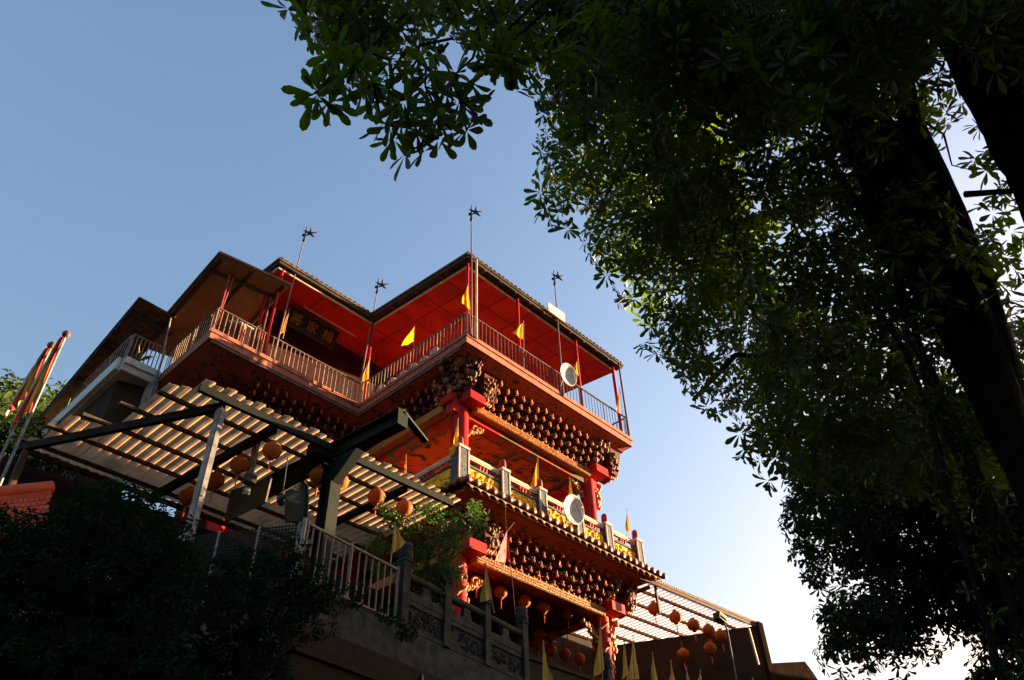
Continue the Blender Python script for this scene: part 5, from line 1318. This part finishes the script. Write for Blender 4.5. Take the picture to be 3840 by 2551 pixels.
# ---- farther tree behind it, low on the right
FT = thing('roadside_tree', 'darker small leaved tree low on the right behind the big one', 'tree', (14.0, 3.1, 0))
far_poly = [(1830, 1125), (1800, 1180), (1812, 1230), (1830, 1290), (1868, 1330), (1905, 1350), (1885, 1400), (1900, 1440), (1908, 1490), (1876, 1545), (1880, 1640), (2700, 1640), (2700, 1000), (2300, 900), (1900, 960), (1760, 1000)]
fholes = [[(2010, 1600), (2040, 1548), (2100, 1535), (2200, 1560), (2190, 1600)], [(2180, 1500), (2200, 1470), (2235, 1465), (2240, 1490)]]
bl = fill_blobs(far_poly, 300, lambda x, y, R: 13.6 + R.uniform(-1.2, 2.5), lambda R: R.uniform(.4, .8), fholes, 8)
bl += [(Vector(p), r) for p, r in (((13.0, .6, 4.6), 1.2), ((15.0, -.4, 5.0), 1.3), ((12.2, -.9, 4.2), 1.2), ((14.2, 1.8, 3.2), 1.2), ((11.4, .4, 2.8), 1.0), ((16.0, 1.2, 4.4), 1.4), ((13.5, -2.0, 5.2), 1.3), ((12.6, -2.4, 3.2), 1.2), ((15.8, 3.0, 3.4), 1.3))]  # unseen low lumps added to shade the retaining wall and bushes
C_, D_ = blob_points(bl, 150); print('far rosettes', len(C_))
leaf_mesh('crown', C_, D_, rng.uniform(.12, .17, len(C_)), leaf_far, FT, 6, 2, .19, .05, (-.1, .6))
ftop = dpx(2200, 1150, 14.5); m = MB(); rough_tube(m, [(14, 3.1, -.1), (13.9, 3.1, 2), tuple(dpx(2400, 1480, 14.4)), tuple(dpx(2330, 1180, 14.5))], [.35, .28, .22, .1], 12, .07, 4); m.build('trunk', bark, FT)
for i, p in enumerate(((1950, 1250), (2000, 1450), (2300, 1300), (1900, 1050))):
    m = MB(); m.tube([dpx(2230, 1380 - i * 60, 14.4), dpx((2230 + p[0]) / 2, (1300 + p[1]) / 2, 14.3), dpx(*p, 14)], [.09, .06, .02], 7); m.build('branch', bark, FT)

# ---- bushes on the bank, lower left
def bush(name, label, spec, dens, size, mat_, base, per=6, wdt=.22, k=2, stems=True, cat='bush', grp=None, spread=(-.1, .7)):
    t = thing(name, label, cat, base, grp); bl = [(dpx(x, y, d), r) for x, y, d, r in spec]
    C_, D_ = blob_points(bl, dens); leaf_mesh('foliage', C_, D_, rng.uniform(size * .75, size * 1.25, len(C_)), mat_, t, per, k, wdt, .05, spread)
    if stems:
        m = MB()
        for c, r in bl[:6]: m.tube([base, tuple((Vector(base) + Vector(c)) / 2 + Vector((.1, 0, .1))), tuple(c)], [.04, .03, .012], 5)
        m.build('stems', bark, t)
    return t
R_ = random.Random(4)
sp = []
for x in range(-120, 420, 46):
    top = 1185 if x < 150 else (1150 - 20 * math.sin((x - 150) / 60) if x < 340 else 1190 + (x - 340) * .6)
    for y in range(int(top) + 38, 1640, 62): sp.append((x + R_.uniform(-20, 20), y + R_.uniform(-14, 14), 8.6 - (y - 1150) * .0042 + R_.uniform(-.4, .5), R_.uniform(.20, .32)))
sp += [(200, 1150, 9.2, .12), (250, 1135, 9.2, .16), (300, 1150, 9.2, .2), (340, 1175, 9.2, .2), (370, 1220, 9.1, .2)]
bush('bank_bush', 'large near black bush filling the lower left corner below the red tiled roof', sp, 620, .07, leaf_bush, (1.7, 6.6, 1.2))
sp = []
for x in range(400, 830, 44):
    top = 1270 + (12 if x < 700 else (x - 700) * .75) + 14 * math.sin(x / 37)
    for y in range(int(top) + 26, 1640, 58):
        if x > 620 and y > 1480 - (x - 620) * .4: continue
        sp.append((x + R_.uniform(-18, 18), y + R_.uniform(-14, 14), 9.4 - (y - 1270) * .003 + R_.uniform(-.4, .3), R_.uniform(.18, .29)))
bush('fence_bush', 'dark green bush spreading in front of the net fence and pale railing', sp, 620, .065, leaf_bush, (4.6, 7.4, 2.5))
bush('ledge_bush', 'small tuft of greenery on the wall ledge at the first stone post', [(930, 1440, 12.2, .2), (905, 1425, 12.1, .16), (945, 1462, 12.1, .15), (885, 1415, 12, .12)], 320, .075, leaf_bush, tuple(dpx(930, 1455, 12.3)), stems=False)
for x, y in ((640, 1500), (720, 1540), (690, 1420)):
    pass

# ---- small slender-leaved tree between the canopy and the lower column
sp = [(990, 1190, 15.6, .34), (930, 1215, 15.4, .3), (1050, 1215, 15.6, .36), (1100, 1180, 15.7, .25), (1020, 1265, 15.5, .42), (960, 1280, 15.4, .34), (900, 1190, 15.4, .22), (870, 1250, 15.3, .25), (1040, 1320, 15.4, .3), (880, 1165, 15.3, .12), (985, 1330, 15.4, .34), (1085, 1165, 15.8, .12), (1100, 1215, 15.7, .15), (930, 1320, 15.3, .28), (1000, 1375, 15.3, .3), (870, 1300, 15.2, .22)]
t = bush('slender_tree', 'small green tree with slender drooping leaves before the left lower column', sp, 330, .14, leaf_mid, tuple(Vector(dpx(985, 1340, 15.5)) * 1.0)[:2] + (TERR,), per=7, wdt=.10, k=2, stems=False, cat='tree', spread=(-.6, .4))
b0 = Vector(t.location); m = MB()
m.tube([b0, b0 + Vector((.05, .0, 1.0)), dpx(985, 1290, 15.5)], [.07, .055, .035], 8); m.build('trunk', twig, t)
for p in ((900, 1190), (1050, 1200), (930, 1250), (1090, 1260), (860, 1280), (1010, 1240)):
    m = MB(); q = dpx(*p, 15.2); o_ = dpx(985, 1290, 15.5); m.tube([o_, (o_ + q) / 2 + Vector((0, 0, .12)), q], [.03, .02, .008], 6); m.build('branch', twig, t)

sp = [(x + R_.uniform(-12, 12), y + R_.uniform(-8, 8), 24 + R_.uniform(-1, 1.5), R_.uniform(.5, .9)) for x in range(-60, 130, 26) for y in range(1015, 1180, 28)]
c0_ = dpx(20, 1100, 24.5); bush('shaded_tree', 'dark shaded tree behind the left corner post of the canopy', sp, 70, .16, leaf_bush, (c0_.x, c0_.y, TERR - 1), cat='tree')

# ---- trees on the hill at the left edge
for (x, y, d, r, lb) in ((25, 925, 40, 2.6, 'pale stemmed hill tree at the left edge under the pennants'), (70, 900, 44, 2.4, 'rounded hill tree just left of the dark annex roof'), (120, 935, 46, 2.6, 'sunlit yellow green hill tree beside the annex'), (95, 960, 36, 1.7, 'bright leaved hill tree below the pennants'), (20, 985, 34, 2.2, 'dark hill tree lowest at the left edge'), (-40, 930, 42, 3.0, 'hill tree cut by the left edge')):
    c = dpx(x, y + 62, d); r *= .85; t = thing('hill_tree', lb, 'tree', (c.x, c.y, c.z - 7), 'trees on the hill behind the pennants')
    bl = [(c + Vector((random.uniform(-r, r) * .8, random.uniform(-r, r) * .8, random.uniform(-r, r) * .6)), r * random.uniform(.3, .5)) for _ in range(16)]
    C_, D_ = blob_points(bl, 42); leaf_mesh('crown', C_, D_, rng.uniform(.28, .42, len(C_)), leaf_hill, t, 5, 2, .25, .05, (-.1, .8))
    m = MB(); rough_tube(m, [(c.x, c.y, c.z - 7), (c.x + .2, c.y, c.z - 3), tuple(c)], [.25, .18, .08], 8, .05, int(x)); m.build('trunk', zinc if x < 60 else bark, t)
